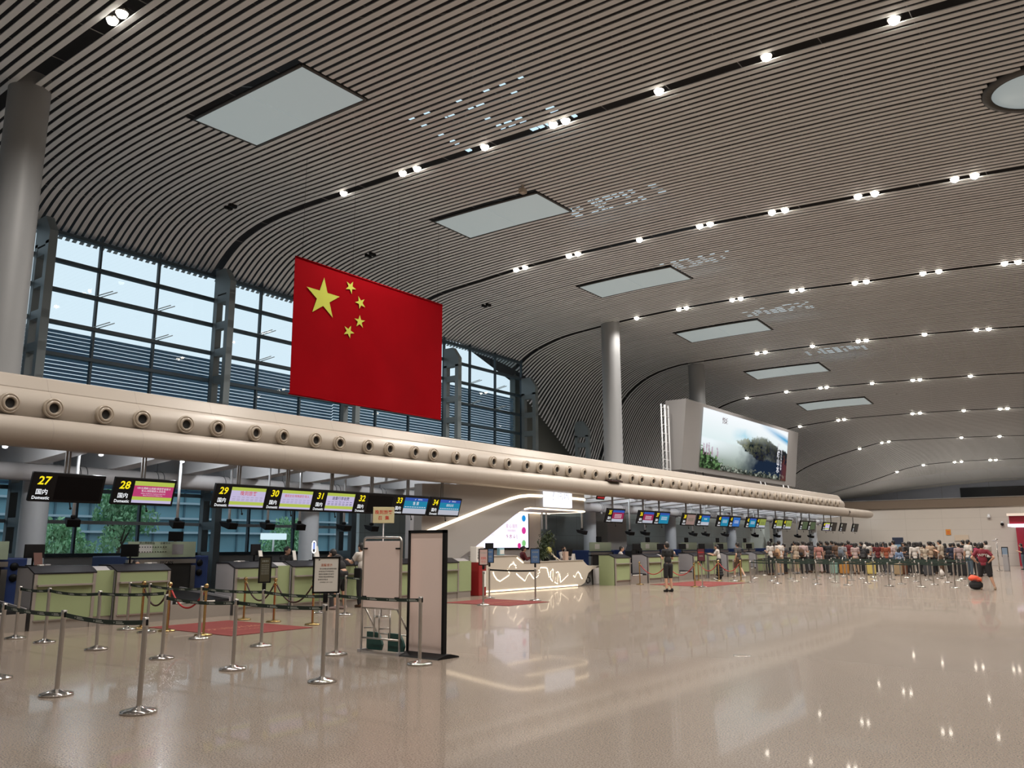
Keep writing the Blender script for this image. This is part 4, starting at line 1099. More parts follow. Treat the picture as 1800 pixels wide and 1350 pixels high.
# flower arrangement on the information desk
t = empty('flower_arrangement', (-19.25, 27.3, 1.03), 0, 'tall dark green flower arrangement with a yellow bloom on the information desk', 'plant')
q = random.Random(11); lf = MB()
MB().lathe([(0.0, 0.0), (0.14, 0.0), (0.18, 0.16), (0.16, 0.17), (0, 0.15)], 16).build('pot', M_BLACK, t)
for k in range(420):
    f = q.random(); p = Vector((q.gauss(0, 0.13), -0.25 + 0.42 * f + q.gauss(0, 0.13), 0.1 + 0.95 * f + q.gauss(0, 0.05)))
    s = q.uniform(0.05, 0.11); e = Euler((q.uniform(0, 6), q.uniform(0, 6), q.uniform(0, 6))).to_matrix()
    lf.add([p + e @ Vector(v) for v in ((-s, 0, 0), (0, -s * 0.4, 0.015), (s, 0, 0), (0, s * 0.4, 0.015))], [(0, 1, 2, 3)])
for k in range(9): lf.tube((0, 0, 0.1), (q.uniform(-0.1, 0.1), -0.2 + 0.05 * k, 0.4 + 0.07 * k), 0.006, n=4)
lf.build('foliage', mat('bouquet_leaf', (0.035, 0.055, 0.02), 0.5, var=0.3), t, fix=False)
MB().ball((0.15, 0.0, 0.42), 0.13, 8).build('bloom', mat('bloom_yellow_green', (0.46, 0.44, 0.13), 0.7, bump=0.6, bscale=60), t)
wf = MB()
for k in range(34): wf.ball((0.14 + q.gauss(0, 0.03), 0.18 + 0.017 * k, 0.30 - 0.009 * k + q.gauss(0, 0.025)), q.uniform(0.02, 0.035), 4)
wf.build('white_flowers', mat('flower_white', (0.66, 0.60, 0.48), 0.7), t)
# things on the information desk
monitor((-19.35, 23.9, 1.28), 0.0, 'black monitor at the left end of the information desk', 'monitors on the information desk')
monitor((-19.35, 29.0, 1.045), -0.5, 'dark monitor at the right end of the information desk', 'monitors on the information desk')
t = empty('leaflet_rack', (-19.3, 24.5, 1.28), 0, 'pale blue leaflet rack on the information desk', 'rack')
MB().rbox((0, 0, 0.13), (0.12, 0.3, 0.26), 0.01).build('rack_box', mat('rack_pale_blue', (0.25, 0.46, 0.55), 0.4), t); MB().box((0.065, 0, 0.12), (0.01, 0.24, 0.16)).build('leaflet', M_PAPER, t)
t = empty('paper_bag', (-19.2, (28.62, 1.19)[0], 1.045), 0.2, 'brown paper bag standing on the information desk', 'bag')
MB().prism([(-0.16, 0), (0.16, 0), (0.17, 0.34), (-0.17, 0.34)], 0, -0.06, 0.06).build('bag_body', mat('kraft_paper', (0.46, 0.33, 0.26), 0.8), t)
MB().path([(0.0, -0.07, 0.33), (0.0, -0.05, 0.42), (0.0, 0.05, 0.42), (0.0, 0.07, 0.33)], 0.006, 5).build('handle', M_PAPER, t)
t = empty('tent_card', (-19.1, (29.05, 1.14)[0], 1.045), 0, 'small white tent card on the information desk', 'notice')
MB().prism([(-0.07, 0), (-0.06, 0), (0, 0.23), (0.06, 0), (0.07, 0), (0.005, 0.25), (-0.005, 0.25)], 0, -0.07, 0.07).build('card', M_PAPER, t)

# ------------------------------------------------------------------ national flag hung above the bulkhead
FW, FH = 6.5, 4.16
fl = empty('flag', (-19.5, 18.1, 8.05), 0, 'huge red flag with five yellow stars hung from the ceiling', 'flag')
def wave(y, z): return (0.045 * math.sin(y * 2.1 + 0.6) + 0.014 * math.sin(y * 5.3)) * (0.5 - z / FH)
def fgrid(off):
    b = MB(); nx, nz = 60, 24; vs = []
    for j in range(nz + 1):
        for i in range(nx + 1):
            y = -FW / 2 + FW * i / nx; z = -FH / 2 + FH * j / nz
            vs.append((wave(y, z) + off, y + 0.03 * (0.5 - j / nz) * (1 - 2 * i / nx), z))
    b.add(vs, [(j * (nx + 1) + i, j * (nx + 1) + i + 1, (j + 1) * (nx + 1) + i + 1, (j + 1) * (nx + 1) + i) for j in range(nz) for i in range(nx)], True)
    return b
fb = fgrid(0.004); fb2 = fgrid(-0.004); fb.add(fb2.v, [tuple(reversed(f)) for f in fb2.f], True)
fb.build('cloth', M_RED, fl, fix=False)
MB().tube((0, -FW / 2, FH / 2), (0, FW / 2, FH / 2), 0.03).build('top_pole', M_RED, fl)
MB().tube((0, -FW / 2, -FH / 2), (0, FW / 2, -FH / 2), 0.025).build('bottom_pole', M_RED, fl)
ug, vg = FW / 30, FH / 20
def star(cx, cyy, r, rot):
    b = MB(); vs = []
    yc, zc_ = -FW / 2 + cx * ug, FH / 2 - cyy * vg
    for k in range(10):
        a = rot + PI / 2 + PI * k / 5; q_ = r if k % 2 == 0 else r * 0.382
        y, z = yc + q_ * ug * math.cos(a), zc_ + q_ * vg * math.sin(a); vs.append((wave(y, z) + 0.030, y, z))
    vs.append((wave(yc, zc_) + 0.030, yc, zc_))
    b.add(vs, [(10, k, (k + 1) % 10) for k in range(10)])
    b.add([(x - 0.004, y, z) for x, y, z in vs], [(10, (k + 1) % 10, k) for k in range(10)])
    b.build('star', M_STAR, fl, fix=False)
star(5, 5, 3.15, 0)
for cx, cyy in ((10, 2), (12, 4), (12, 7), (10, 9)):
    star(cx, cyy, 1.05, math.atan2(-(cyy - 5), cx - 5) + PI / 2)
for yy in (-3.0, -1.0, 1.0, 3.0):
    MB().tube((0, yy, FH / 2), (0, yy, ceil_z(-19.5, 18.1 + yy) - 8.05 - 0.002), 0.004, n=5).build('wire', M_BLACK, fl)

# ------------------------------------------------------------------ large LED screen standing over the bulkhead
LT = math.radians(7)
le = empty('advertising_screen', (-20.5, 51.3, 7.72), 0, 'large lit landscape advertising screen in a grey case over the bulkhead', 'screen')
M_CASE = mat('screen_case_grey', (0.24, 0.235, 0.235), 0.5)
MB().prism([(-0.8, -2.0), (0.25 + math.sin(LT) * -2.0, -2.0), (0.25 + math.sin(LT) * 1.92, 1.92), (-0.8, 1.92)], 1, -9.2, 9.2).build('case', M_CASE, le)
MB().bbox((-0.9, -9.0, -2.28), (-0.2, 9.0, -2.02)).build('plinth', M_DGREY, le)
SW, SH = 14.0, 3.45
sv = Vector((math.sin(LT), 0, math.cos(LT)))
def land(u, v):
    """the picture on the screen: misty lake, wooded headland, flowers"""
    n1 = noise.fractal(Vector((u * 9, v * 4, 1.3)), 0.8, 2.0, 5); n2 = noise.fractal(Vector((u * 34, v * 15, 5.1)), 0.6, 2.0, 4)
    mixc = lambda a, b, t: tuple(a[i] + (b[i] - a[i]) * max(0, min(1, t)) for i in range(3))
    sm = lambda a, b, x: max(0.0, min(1.0, (x - a) / (b - a)))
    c = mixc((0.74, 0.86, 0.87), (0.93, 0.97, 1.0), (v - 0.5) * 2.2)
    c = mixc(c, (0.36, 0.66, 0.80), sm(0.14, 0.0, abs(v - 0.70 - n1 * 0.05)) * sm(0.16, 0.0, abs(u - 0.45)) * 0.8)
    c = mixc(c, (0.05, 0.36, 0.66), sm(0.60, 0.95, u) * sm(0.10, 0.0, abs(v - (1.02 - (u - 0.6) * 0.55))))
    if v < 0.53:
        lake = mixc((0.66, 0.75, 0.74), (0.22, 0.27, 0.22), (0.50 - v) / 0.42)
        lake = mixc(lake, (0.84, 0.92, 0.95), sm(0.42, 0.1, u) * sm(0.2, 0.45, v))
        lake = mixc(lake, (0.012, 0.022, 0.045), sm(0.38, 0.60, u + (0.25 - v) * 0.10 + n1 * 0.05))
        c = mixc(c, lake, sm(0.53, 0.49, v + n1 * 0.02))
    top = 0.56 + 0.20 * math.sin(sm(0.33, 0.80, u) * PI * 0.62) - sm(0.72, 1.0, u) * 0.16 + n2 * 0.035 + n1 * 0.03
    bot = 0.56 - sm(0.34, 0.60, u) * 0.25 + n2 * 0.035 + n1 * 0.02
    if u > 0.35 and bot < v < top:
        d = (0.10 + 0.15 * n2, 0.11 + 0.15 * n2, 0.07 + 0.09 * n2)
        d = mixc(d, (0.02 + 0.02 * n2, 0.022 + 0.02 * n2, 0.024), sm(0.36, 0.70, u + (0.5 - v) * 0.6))
        d = mixc(d, (0.60, 0.66, 0.60), sm(0.95, 0.40, u) * (0.10 + 0.55 * sm(0.14, 0.0, top - v) + n1 * 0.3))
        c = mixc(c, tuple(max(0, q) for q in d), sm(0, 0.02, v - bot) * sm(0, 0.03, top - v))
    if v < 0.33 - u * 0.95 + n2 * 0.10 and u < 0.36:
        g = max(0, n2 * 1.8 + 0.16); c = (0.015 + 0.10 * g, 0.025 + 0.19 * g, 0.012 + 0.075 * g)
    if v < 0.08 + n2 * 0.08 and u > 0.2:
        g = max(0, n2 * 1.5 + 0.06); c = (0.02 + 0.3 * g, 0.025 + 0.32 * g, 0.02 + 0.27 * g)
    for fx, fh in ((0.03, 0.40), (0.055, 0.44), (0.08, 0.40), (0.11, 0.37), (0.165, 0.38)):
        if abs(u - fx - (v - 0.3) * -0.03) < 0.006 + n2 * 0.006 and 0.22 < v < fh + n2 * 0.04: c = mixc(c, (0.40, 0.22, 0.33), 0.7)
    if u > 0.90 and v < 0.40 + n2 * 0.2: c = mixc(c, (0.13, 0.035, 0.03), sm(0.9, 0.96, u) * 0.7)
    return tuple(max(0.0, q) for q in c)
nx, nz = 280, 96
pb = MB(); vs = []
for j in range(nz + 1):
    for i in range(nx + 1):
        p = Vector((0.03 + 0.24 * 0.0, -SW / 2 + SW * i / nx, 0)) + sv * (-SH / 2 + SH * j / nz); p.x += 0.27
        vs.append(tuple(p))
pb.add(vs, [(j * (nx + 1) + i, j * (nx + 1) + i + 1, (j + 1) * (nx + 1) + i + 1, (j + 1) * (nx + 1) + i) for j in range(nz) for i in range(nx)])
pic = pb.build('display', image_emitter('advert_picture', 1.0), le, fix=False)
ca = pic.data.color_attributes.new('picture', 'FLOAT_COLOR', 'POINT')
buf = []
for j in range(nz + 1):
    for i in range(nx + 1): buf += [*land(i / nx, j / nz), 1.0]
ca.data.foreach_set('color', buf)
o_ = Vector((0.31, 0, 0))
text('鹤\n岛\n山\n庄' if False else '锦\n绣\n山\n水', 0.52, E_TXT, le, o_ + Vector((0, 5.3, 0)) + sv * -0.28, (0, 1, 0), sv, 0.03)
text('锦绣山水欢迎您', 0.22, E_TXT, le, o_ + Vector((0, 5.85, 0)) + sv * -0.28, -sv, (0, 1, 0), 0.02)
text('悦城', 0.42, mat('logo_ink', (0.10, 0.06, 0.08), 0.6), le, o_ + Vector((0, -3.9, 0)) + sv * 1.25, (0, 1, 0), sv, 0.01)
# white ladder frame left of the screen
t = empty('ladder_frame', (-20.9, 41.2, 4.46), 0, 'white upright ladder frame left of the advertising screen', 'ladder')
for s in (-0.42, 0.0, 0.42): MB().tube((0, s, 0), (0, s, 4.8), 0.06 if s == 0 else 0.04).build('upright', M_WHITECOL, t)
for k in range(10): MB().tube((0, -0.42, 0.3 + 0.48 * k), (0, 0.42, 0.3 + 0.48 * k), 0.02, n=6).build('rung', M_WHITECOL, t)
for s in (-7.6, -6.6, 2.2, 3.0, 6.4, 7.4):
    MB().tube((0.1, s, -2.02), (0.4, s - 0.5, -2.62), 0.04, n=6).build('brace', M_WHITECOL if s > 0 else M_BLACK, le)
# small dark tray lodged on the lower tube of the bulkhead
t = empty('tray', (-18.08, (30.75, 4.29)[0], 4.30), 0, 'small dark tray lodged on the bulkhead above the information desk', 'tray')
MB().rbox((0, 0, 0.0), (0.3, 1.0, 0.07), 0.02, (0, 0.1, 0.03)).build('shell', mat('tray_dark', (0.03, 0.012, 0.01), 0.4), t); MB().rbox((0, 0, 0.05), (0.2, 0.86, 0.02), 0.005, (0, 0.1, 0.03)).build('lid', M_BLACK, t)

t = empty('covered_machine', (-19.9, (35.81, 1.45)[0], 0), 0, 'machine under a black cover behind the desks of signs 35 and 36', 'machine')
MB().prism([(-0.55, 0.0), (0.55, 0.0), (0.5, 1.45), (0.1, 1.62), (-0.35, 1.6), (-0.55, 1.35)], 0, -0.35, 0.0).build('cover', mat('cover_black', (0.008, 0.008, 0.010), 0.6), t)
MB().rbox((0.02, 0.2, 1.2), (0.1, 0.3, 0.3), 0.02).build('control_box', M_BLACK, t)

# ------------------------------------------------------------------ belt stanchions
PH = 0.93
def post_parts(t, head=True):
    MB().lathe([(0.0, 0.0), (0.175, 0.0), (0.18, 0.012), (0.175, 0.026), (0.10, 0.042), (0.045, 0.06), (0.028, 0.07), (0, 0.07)], 28).build('base', M_CHROME, t)
    MB().lathe([(0.026, 0.06), (0.026, PH - 0.09)], 16).build('post', M_STEEL, t)
    MB().lathe([(0.027, PH - 0.09), (0.031, PH - 0.085), (0.031, PH - 0.005), (0.026, PH), (0, PH)], 16).build('head', M_STEEL, t)
    MB().bbox((-0.034, -0.012, PH - 0.08), (0.034, 0.012, PH - 0.02)).build('belt_slot', M_BLACK, t)
proto_post = empty('belt_stanchion', (0, 0, 0)); post_parts(proto_post)
used = [False]
def post(x, y, lab, grp, tilt=0.0):
    o = copy_tree(proto_post)
    o.location = (x, y, 0); o.rotation_euler = (0, tilt, rnd.uniform(0, 3) * 0)
    return tag(o, lab, 'stanchion', grp)
def belt(t, p, q, sag=0.03, prints=True, m=None):
    """belt from post t at p towards the post at q, a part of t"""
    p, q = Vector((p[0], p[1], 0)), Vector((q[0], q[1], 0)); d = q - p; n = 14; L = d.length
    b = MB(); vs = []
    zc = lambda f: PH - 0.05 - sag * 4 * f * (1 - f)
    for k in range(n + 1):
        f = (0.034 + (L - 0.068) * k / n) / L
        c = d * f
        vs += [(c.x, c.y, zc(f) - 0.024), (c.x, c.y, zc(f) + 0.024)]
    s = d.normalized().cross(Vector((0, 0, 1))) * 0.0015
    m_ = 2 * (n + 1)
    vs = [tuple(Vector(v) + s) for v in vs] + [tuple(Vector(v) - s) for v in vs]
    fs = []
    for k in range(n):
        fs += [(2 * k, 2 * k + 2, 2 * k + 3, 2 * k + 1), (m_ + 2 * k, m_ + 2 * k + 1, m_ + 2 * k + 3, m_ + 2 * k + 2),
               (2 * k + 1, 2 * k + 3, m_ + 2 * k + 3, m_ + 2 * k + 1), (2 * k, m_ + 2 * k, m_ + 2 * k + 2, 2 * k + 2)]
    fs += [(0, 1, m_ + 1, m_), (2 * n, m_ + 2 * n, m_ + 2 * n + 1, 2 * n + 1)]
    b.add(vs, fs)
    o = b.build('belt', m or M_BELT, t)
    if prints:
        k = 0.22
        u = d.normalized()
        while k < L - 0.3:
            for sgn in (1,):
                f = (k + 0.1) / L; c = d * f + Vector((0, 0, zc(f))) - u.cross(Vector((0, 0, 1))) * (-0.003)
                slope = (zc(f + 0.02) - zc(f - 0.02)) / (0.04 * L); uu = (u + Vector((0, 0, slope))).normalized(); vv = Vector((0, 0, 1))
                r = MB()
                for (a0, a1, b0, b1) in ((-0.02, 0.14, -0.013, -0.002), (-0.02, 0.11, 0.003, 0.012), (-0.075, -0.035, -0.012, 0.012)):
                    P = lambda a, h: c + uu * a + vv * h
                    if a0 < -0.05: r.add([P(a0, 0.014), P((a0 + a1) / 2, 0.002), P(a1, 0.014), P((a0 + a1) / 2, -0.014)], [(0, 1, 2, 3)])
                    else: r.add([P(a0, b0), P(a1, b0), P(a1, b1), P(a0, b1)], [(0, 1, 2, 3)])
                r.build('belt_print', M_PRINT, o, fix=False)
            k += 0.42
    return o
GN = 'near belt stanchions in the check-in queue lanes'
R1 = [(-11.92, 4.80, 'left edge stanchion of the nearest belt row, almost out of the photo'), (-10.08, 4.70, 'middle stanchion of the nearest belt row'), (-8.37, 4.73, 'frontmost stanchion at the right end of the nearest belt row')]
R2 = [(-16.75, 6.98, 'leftmost stanchion of the second belt row'), (-15.65, 7.01, 'second stanchion from left in the second belt row'), (-13.91, 7.05, 'third stanchion from left in the second belt row, leaning a little'),
      (-12.0, 7.08, 'fourth stanchion from left in the second belt row'), (-10.19, 7.06, 'fifth stanchion from left in the second belt row'), (-8.39, 7.10, 'right end stanchion of the second belt row, carrying the white notice')]
R3 = [(-16.69, 9.04, 'leftmost stanchion of the third belt row, before the desk'), (-15.86, 9.0, 'second stanchion from left in the third belt row'), (-13.98, 8.94, 'third belt row stanchion beside the front brass post'),
      (-12.11, 8.91, 'third belt row stanchion carrying the dark notice'), (-10.27, 8.94, 'third belt row stanchion left of the pink boards'), (-8.48, 8.92, 'right end stanchion of the third belt row, before the tall board')]
R4 = [(-16.76, 14.01, 'left stanchion of the row by the standing passengers, behind the white notice'), (-15.85, 14.03, 'middle stanchion of the row by the standing passengers')]
for row in (R1, R2, R3, R4):
    for i, (x, y, lab) in enumerate(row):
        t = post(x, y, lab, GN, -0.035 if 'leaning' in lab else 0.0)
        if i + 1 < len(row): belt(t, (x, y), row[i + 1][:2], 0.02 + 0.015 * (i % 2))
        if row is R4 and i == 1: belt(t, (x, y), (-14.66, 14.09), 0.02)
        if row is R1 and i == 0: belt(t, (x, y), (-13.8, 4.85), 0.02)
# queue lanes of the far crowd
ROWSQ = [(35.95, [-14.4, -13.2, -11.53, -10.3, -8.71, -7.57, -6.36]), (38.05, [-14.25, -13.15, -11.44, -10.1, -8.76, -7.52, -6.23]), (40.6, [-16.1, -14.25, -13.04, -11.48, -10.46, -8.73, -7.45]),
         (42.65, [-15.74, -14.33, -13.02, -11.55, -10.2, -8.64, -7.4]), (45.0, [-17.3, -14.33, -13.1, -11.6, -10.1, -8.6, -7.62]), (47.0, [-14.23, -13.21, -11.7, -10.2, -8.7, -7.3])]
proto_far = None
for r_, (y, xs) in enumerate(ROWSQ):
    for i, x in enumerate(xs):
        lab = f'far queue stanchion, {nth(i + 1)} from left in the {nth(r_ + 1)} row of the crowd lanes'
        t = post(x, y + rnd.uniform(-0.08, 0.08), lab, 'far belt stanchions before the crowd')
        if i + 1 < len(xs): belt(t, (x, y), (xs[i + 1], y), 0.03, False, M_BELT2 if False else None)

def framed(t, w, h, z0, ang, face, frame_m=M_BLACK):
    """notice frame on top of a post: frame, sheet, socket"""
    e = Euler((0, 0, ang)).to_matrix().to_4x4()
    fr = MB(); d = 0.022
    for a, c in (((-w / 2, z0), (w / 2, z0 + d)), ((-w / 2, z0 + h - d), (w / 2, z0 + h)), ((-w / 2, z0), (-w / 2 + d, z0 + h)), ((w / 2 - d, z0), (w / 2, z0 + h))):
        b = MB().bbox((-0.014, a[0], a[1]), (0.014, c[0], c[1])); fr.add(b.v, b.f, False, e)
    fr.build('notice_frame', frame_m, t)
    b = MB().bbox((-0.008, -w / 2 + d * 0.6, z0 + d * 0.6), (0.008, w / 2 - d * 0.6, z0 + h - d * 0.6)); s = MB(); s.add(b.v, b.f, False, e)
    s.build('notice_sheet', face, t)
    b = MB().rbox((0, 0, z0 - 0.055), (0.06, 0.06, 0.12), 0.015); s = MB(); s.add(b.v, b.f, False, e); s.build('notice_socket', M_BLACK, t)
    return e
def holder(x, y, lab, w, h, z0, ang, face, lines, frame_m=M_BLACK):
    t = empty('notice_frame_stand', (x, y, PH), 0, lab, 'notice', 'framed notices on stanchions')
    e = framed(t, w, h, z0 - PH, ang, face, frame_m)
    for (sgn) in (1,):
        u = e.to_3x3() @ Vector((0, 1, 0)); n = e.to_3x3() @ Vector((1, 0, 0))
        for body, size, m, dz, dx in lines:
            text(body, size, m, t, n * 0.0095 + u * dx + Vector((0, 0, z0 - PH + dz)), u, (0, 0, 1), 0.003)
    return t
ang = math.atan2(-7.1, 8.39)
t = holder(-8.39, 7.10, 'white framed notice on the stanchion at the front end of the second belt row', 0.335, 0.45, 1.06, ang, M_PAPER,
       [('温馨提示', 0.036, mat('ink_orange', (0.55, 0.14, 0.05), 0.6), 0.345, 0.0), ('各位旅客请您提前准备', 0.021, M_INK, 0.30, 0.02), ('好有效证件按照排队', 0.021, M_INK, 0.267, 0.0), ('顺序办理乘机手续并', 0.021, M_INK, 0.234, 0.0),
        ('保管好随身携带物品', 0.021, M_INK, 0.201, 0.0), ('谢谢您的配合', 0.021, M_INK, 0.168, -0.04), ('问讯电话: 2071-5500', 0.018, M_INK, 0.135, 0.0), ('▶', 0.028, M_INK, 0.41, -0.09)])
t = holder(-12.11, 8.91, 'dark brass-coloured framed notice on the third belt row', 0.21, 0.44, 1.03, math.atan2(-8.9, 12.1) + 0.2, mat('notice_dark_brass', (0.065, 0.06, 0.035), 0.4),
       [('温馨提示', 0.03, M_PRINT, 0.36, 0)] + [('请排队等候办理', 0.018, M_PRINT, 0.30 - 0.03 * k, 0) for k in range(6)])
M_PBLUE = mat('poster_blue', (0.06, 0.13, 0.27), 0.4); M_PPINK = mat('poster_pink', (0.50, 0.36, 0.34), 0.5)
GI = 'stanchions before the information desk'
for x, y, lab, face, dz in [(-15.2, 18.51, 'front stanchion at the corner of the second red carpet', M_PPINK, 0), (-17.03, 21.04, 'rear stanchion at the corner of the second red carpet', M_PBLUE, 0.0), (-15.21, 21.01, 'right stanchion before the glowing information desk', M_PBLUE, 0.0)]:
    t = post(x, y, lab, GI)
    if 'rear' in lab: belt(t, (x, y), (-15.21, 21.01), 0.02, False, M_BLACK)
    holder(x, y, lab.replace('stanchion', 'notice on the stanchion').replace('front', 'pale pink').replace('rear', 'narrow dark blue').replace('right', 'wide dark blue'), 0.30 if face is M_PBLUE else 0.28, 0.46, 1.09 + dz, math.atan2(-y, -x) + (0.35 if 'right' not in lab else 0.05), face,
           [('自助服务', 0.05, M_PRINT, 0.34, 0), ('扫码', 0.08, M_PRINT if face is M_PBLUE else M_REDINK, 0.19, 0), ('○ ○', 0.06, M_PRINT if face is M_PBLUE else M_REDINK, 0.1, 0)])

# ------------------------------------------------------------------ brass posts with ropes round the carpets
proto_b = empty('brass_post', (0, 0, 0))
MB().lathe([(0.0, 0.0), (0.16, 0.0), (0.165, 0.012), (0.155, 0.028), (0.07, 0.04), (0.035, 0.055), (0, 0.055)], 28).build('base', M_BRASS, proto_b)
MB().lathe([(0.025, 0.05), (0.025, 0.80), (0.034, 0.81), (0.034, 0.84), (0.026, 0.85), (0.026, 0.87)], 16).build('post', M_BRASS, proto_b)
MB().ball((0, 0, 0.905), 0.045, 8).build('ball_finial', M_BRASS, proto_b)
fb_ = [True]
def brass(x, y, lab, grp):
    o = proto_b if fb_[0] else copy_tree(proto_b)
    fb_[0] = False; o.location = (x, y, 0); return tag(o, lab, 'post', grp)
def rope(p, q, m, lab, grp, drop=0.30):
    p, q = Vector((*p, 0.80)), Vector((*q, 0.80)); t = empty('rope', p, 0, lab, 'rope', grp)
    pts = []
    for k in range(15):
        f = k / 14; v = (q - p) * (0.04 + 0.92 * f); v.z = -drop * (1 - (2 * f - 1) ** 2) * 1.0; pts.append(v)
    MB().path(pts, 0.018, 8).build('rope_body', m, t)
    for v in (pts[0], pts[-1]): MB().ball(v, 0.026, 5).build('end_cap', M_BRASS, t)
G1, G2 = 'brass posts round the near carpet', 'brass posts round the far carpet'
B1 = [(-16.66, 9.32, 'brass post at the left rear corner of the near carpet'), (-15.75, 9.36, 'brass post second along the left side of the near carpet'), (-14.45, 9.33, 'brass post at the left front corner of the near carpet'),
      (-16.7, 11.78, 'brass post at the right rear corner of the near carpet'), (-15.7, 11.85, 'brass post second along the right side of the near carpet'), (-14.46, 11.91, 'brass post at the right front corner of the near carpet')]
for a in B1: brass(*a, G1)
P = lambda i: B1[i][:2]
rope(P(0), P(1), M_ROPED, 'dark rope at the rear left of the near carpet', 'ropes round the near carpet', 0.33)
rope(P(1), P(2), M_ROPE, 'bright red rope at the front left of the near carpet', 'ropes round the near carpet', 0.33)
rope(P(3), P(4), M_ROPED, 'dark rope at the rear right of the near carpet', 'ropes round the near carpet', 0.36)
rope(P(4), P(5), M_ROPED, 'dark rope at the front right of the near carpet', 'ropes round the near carpet', 0.36)
B2 = [(-17.6, 31.83, 'brass post at the left rear corner of the far carpet'), (-16.09, 31.37, 'brass post half way along the left side of the far carpet'), (-14.83, 31.27, 'brass post at the left front corner of the far carpet'),
      (-16.37, 37.08, 'brass post on the right side of the far carpet, rear'), (-15.3, 37.07, 'brass post on the right side of the far carpet, front'), (-17.3, 36.9, 'brass post at the right rear corner of the far carpet')]
for a in B2: brass(*a, G2)
P = lambda i: B2[i][:2]
rope(P(0), P(1), M_ROPE, 'red rope at the rear left of the far carpet', 'ropes round the far carpet', 0.36)
rope(P(1), P(2), M_ROPE, 'red rope at the front left of the far carpet', 'ropes round the far carpet', 0.36)
rope(P(5), P(3), M_ROPE, 'red rope at the rear right of the far carpet', 'ropes round the far carpet', 0.36)
rope(P(3), P(4), M_ROPE, 'red rope at the front right of the far carpet', 'ropes round the far carpet', 0.36)
for x, y, lab in [(-17.06, 38.16, 'silver post behind the far carpet'), (-15.82, 37.5, 'silver post right of the far carpet')]: post(x, y, lab, 'silver posts by the far carpet')
x, y = -14.44, 31.11
t = post(x, y, 'silver post with a dark red notice at the far carpet', 'silver posts by the far carpet')
holder(x, y, 'dark red framed notice at the far carpet', 0.30, 0.50, 1.0, math.atan2(-y, -x), mat('poster_dark_red', (0.09, 0.02, 0.03), 0.4), [('温馨提示', 0.06, M_REDINK, 0.34, 0), ('请排队', 0.05, M_PRINT, 0.2, 0)])

def carpet(pts, lab):
    cx = sum(p[0] for p in pts) / 4; cyy = sum(p[1] for p in pts) / 4
    t = empty('carpet', (cx, cyy, 0), 0, lab, 'carpet', 'red carpets before the counters')
    q = [(x - cx, y - cyy) for x, y in pts]
    MB().prism(q, 2, 0.001, 0.010).build('pile', M_CARPET, t)
    br = MB(); n = 4
    for i in range(4):
        a, b_ = Vector((*q[i], 0.0115)), Vector((*q[(i + 1) % 4], 0.0115))
        ins = 0.05
        c0, c1 = a * (1 - ins * 1.2), b_ * (1 - ins * 1.2)
        c0.z = c1.z = 0.0115
        d0, d1 = a * (1 - ins * 0.6), b_ * (1 - ins * 0.6); d0.z = d1.z = 0.0115
        br.add([d0, d1, c1, c0], [(0, 1, 2, 3)])
    br.build('border', M_CBORD, t, fix=False)
    u = (Vector((*q[2], 0)) - Vector((*q[1], 0))).normalized()
    text('欢迎光临', 0.34, M_CGOLD, t, (0.15, 0.0, 0.0115), u, Vector((0, 0, 1)).cross(u))
    text('WELCOME', 0.17, M_CGOLD, t, (0.6, 0.0, 0.0115), u, Vector((0, 0, 1)).cross(u))
carpet([(-16.75, 9.52), (-13.90, 9.55), (-13.95, 11.5), (-16.78, 11.45)], 'near red carpet with faded gold lettering before the desks')
carpet([(-16.80, 18.6), (-14.43, 18.67), (-14.46, 20.67), (-16.78, 20.73)], 'red carpet before the glowing information desk')
carpet([(-17.2, 31.95), (-14.38, 30.98 + 0.5), (-14.5, 35.66), (-17.02, 36.06)], 'far red carpet behind the man in black')

# ------------------------------------------------------------------ pink boards
t = empty('whiteboard_easel', (-9.81, 9.42, 0), 0, 'pink board in a wheeled steel tube frame', 'board')
W, Hh = 0.85, 1.775
fr = MB(); pts = [(-W / 2, 0, 0.04), (-W / 2, 0, Hh - 0.07)] + [(-W / 2 + 0.07 - 0.07 * math.cos(a), 0, Hh - 0.07 + 0.07 * math.sin(a)) for a in (0.5, 1.0, PI / 2)] + [(W / 2 - 0.07 + 0.07 * math.sin(a), 0, Hh - 0.07 + 0.07 * math.cos(a)) for a in (0.5, 1.0, PI / 2)] + [(W / 2, 0, 0.04)]
fr.path(pts, 0.019, 8); fr.tube((-W / 2, 0, 0.68), (W / 2, 0, 0.68), 0.015); fr.tube((-W / 2, 0, 0.22), (W / 2, 0, 0.22), 0.015)
fr.build('tube_frame', M_STEEL, t)
MB().rbox((0, -0.005, 1.20), (W - 0.05, 0.018, 1.03), 0.004).build('board_panel', M_POST, t)
b2 = MB()
for xx in (-0.20, -0.09, 0.15): b2.tube((xx, 0.06, 0.22), (xx, 0.06, 0.68), 0.012, n=8)
b2.tube((-W / 2, 0.06, 0.36), (-0.2, 0.06, 0.38), 0.011, n=8); b2.tube((-0.09, 0.06, 0.36), (0.15, 0.06, 0.38), 0.011, n=8)
for s in (-0.36, 0.36): b2.tube((s, 0.0, 0.68), (s * 1.0, 0.42, 0.06), 0.014, n=8)
b2.tube((-0.36, 0.3, 0.26), (0.36, 0.3, 0.26), 0.012, n=8)
b2.build('rear_brace', M_STEEL, t)
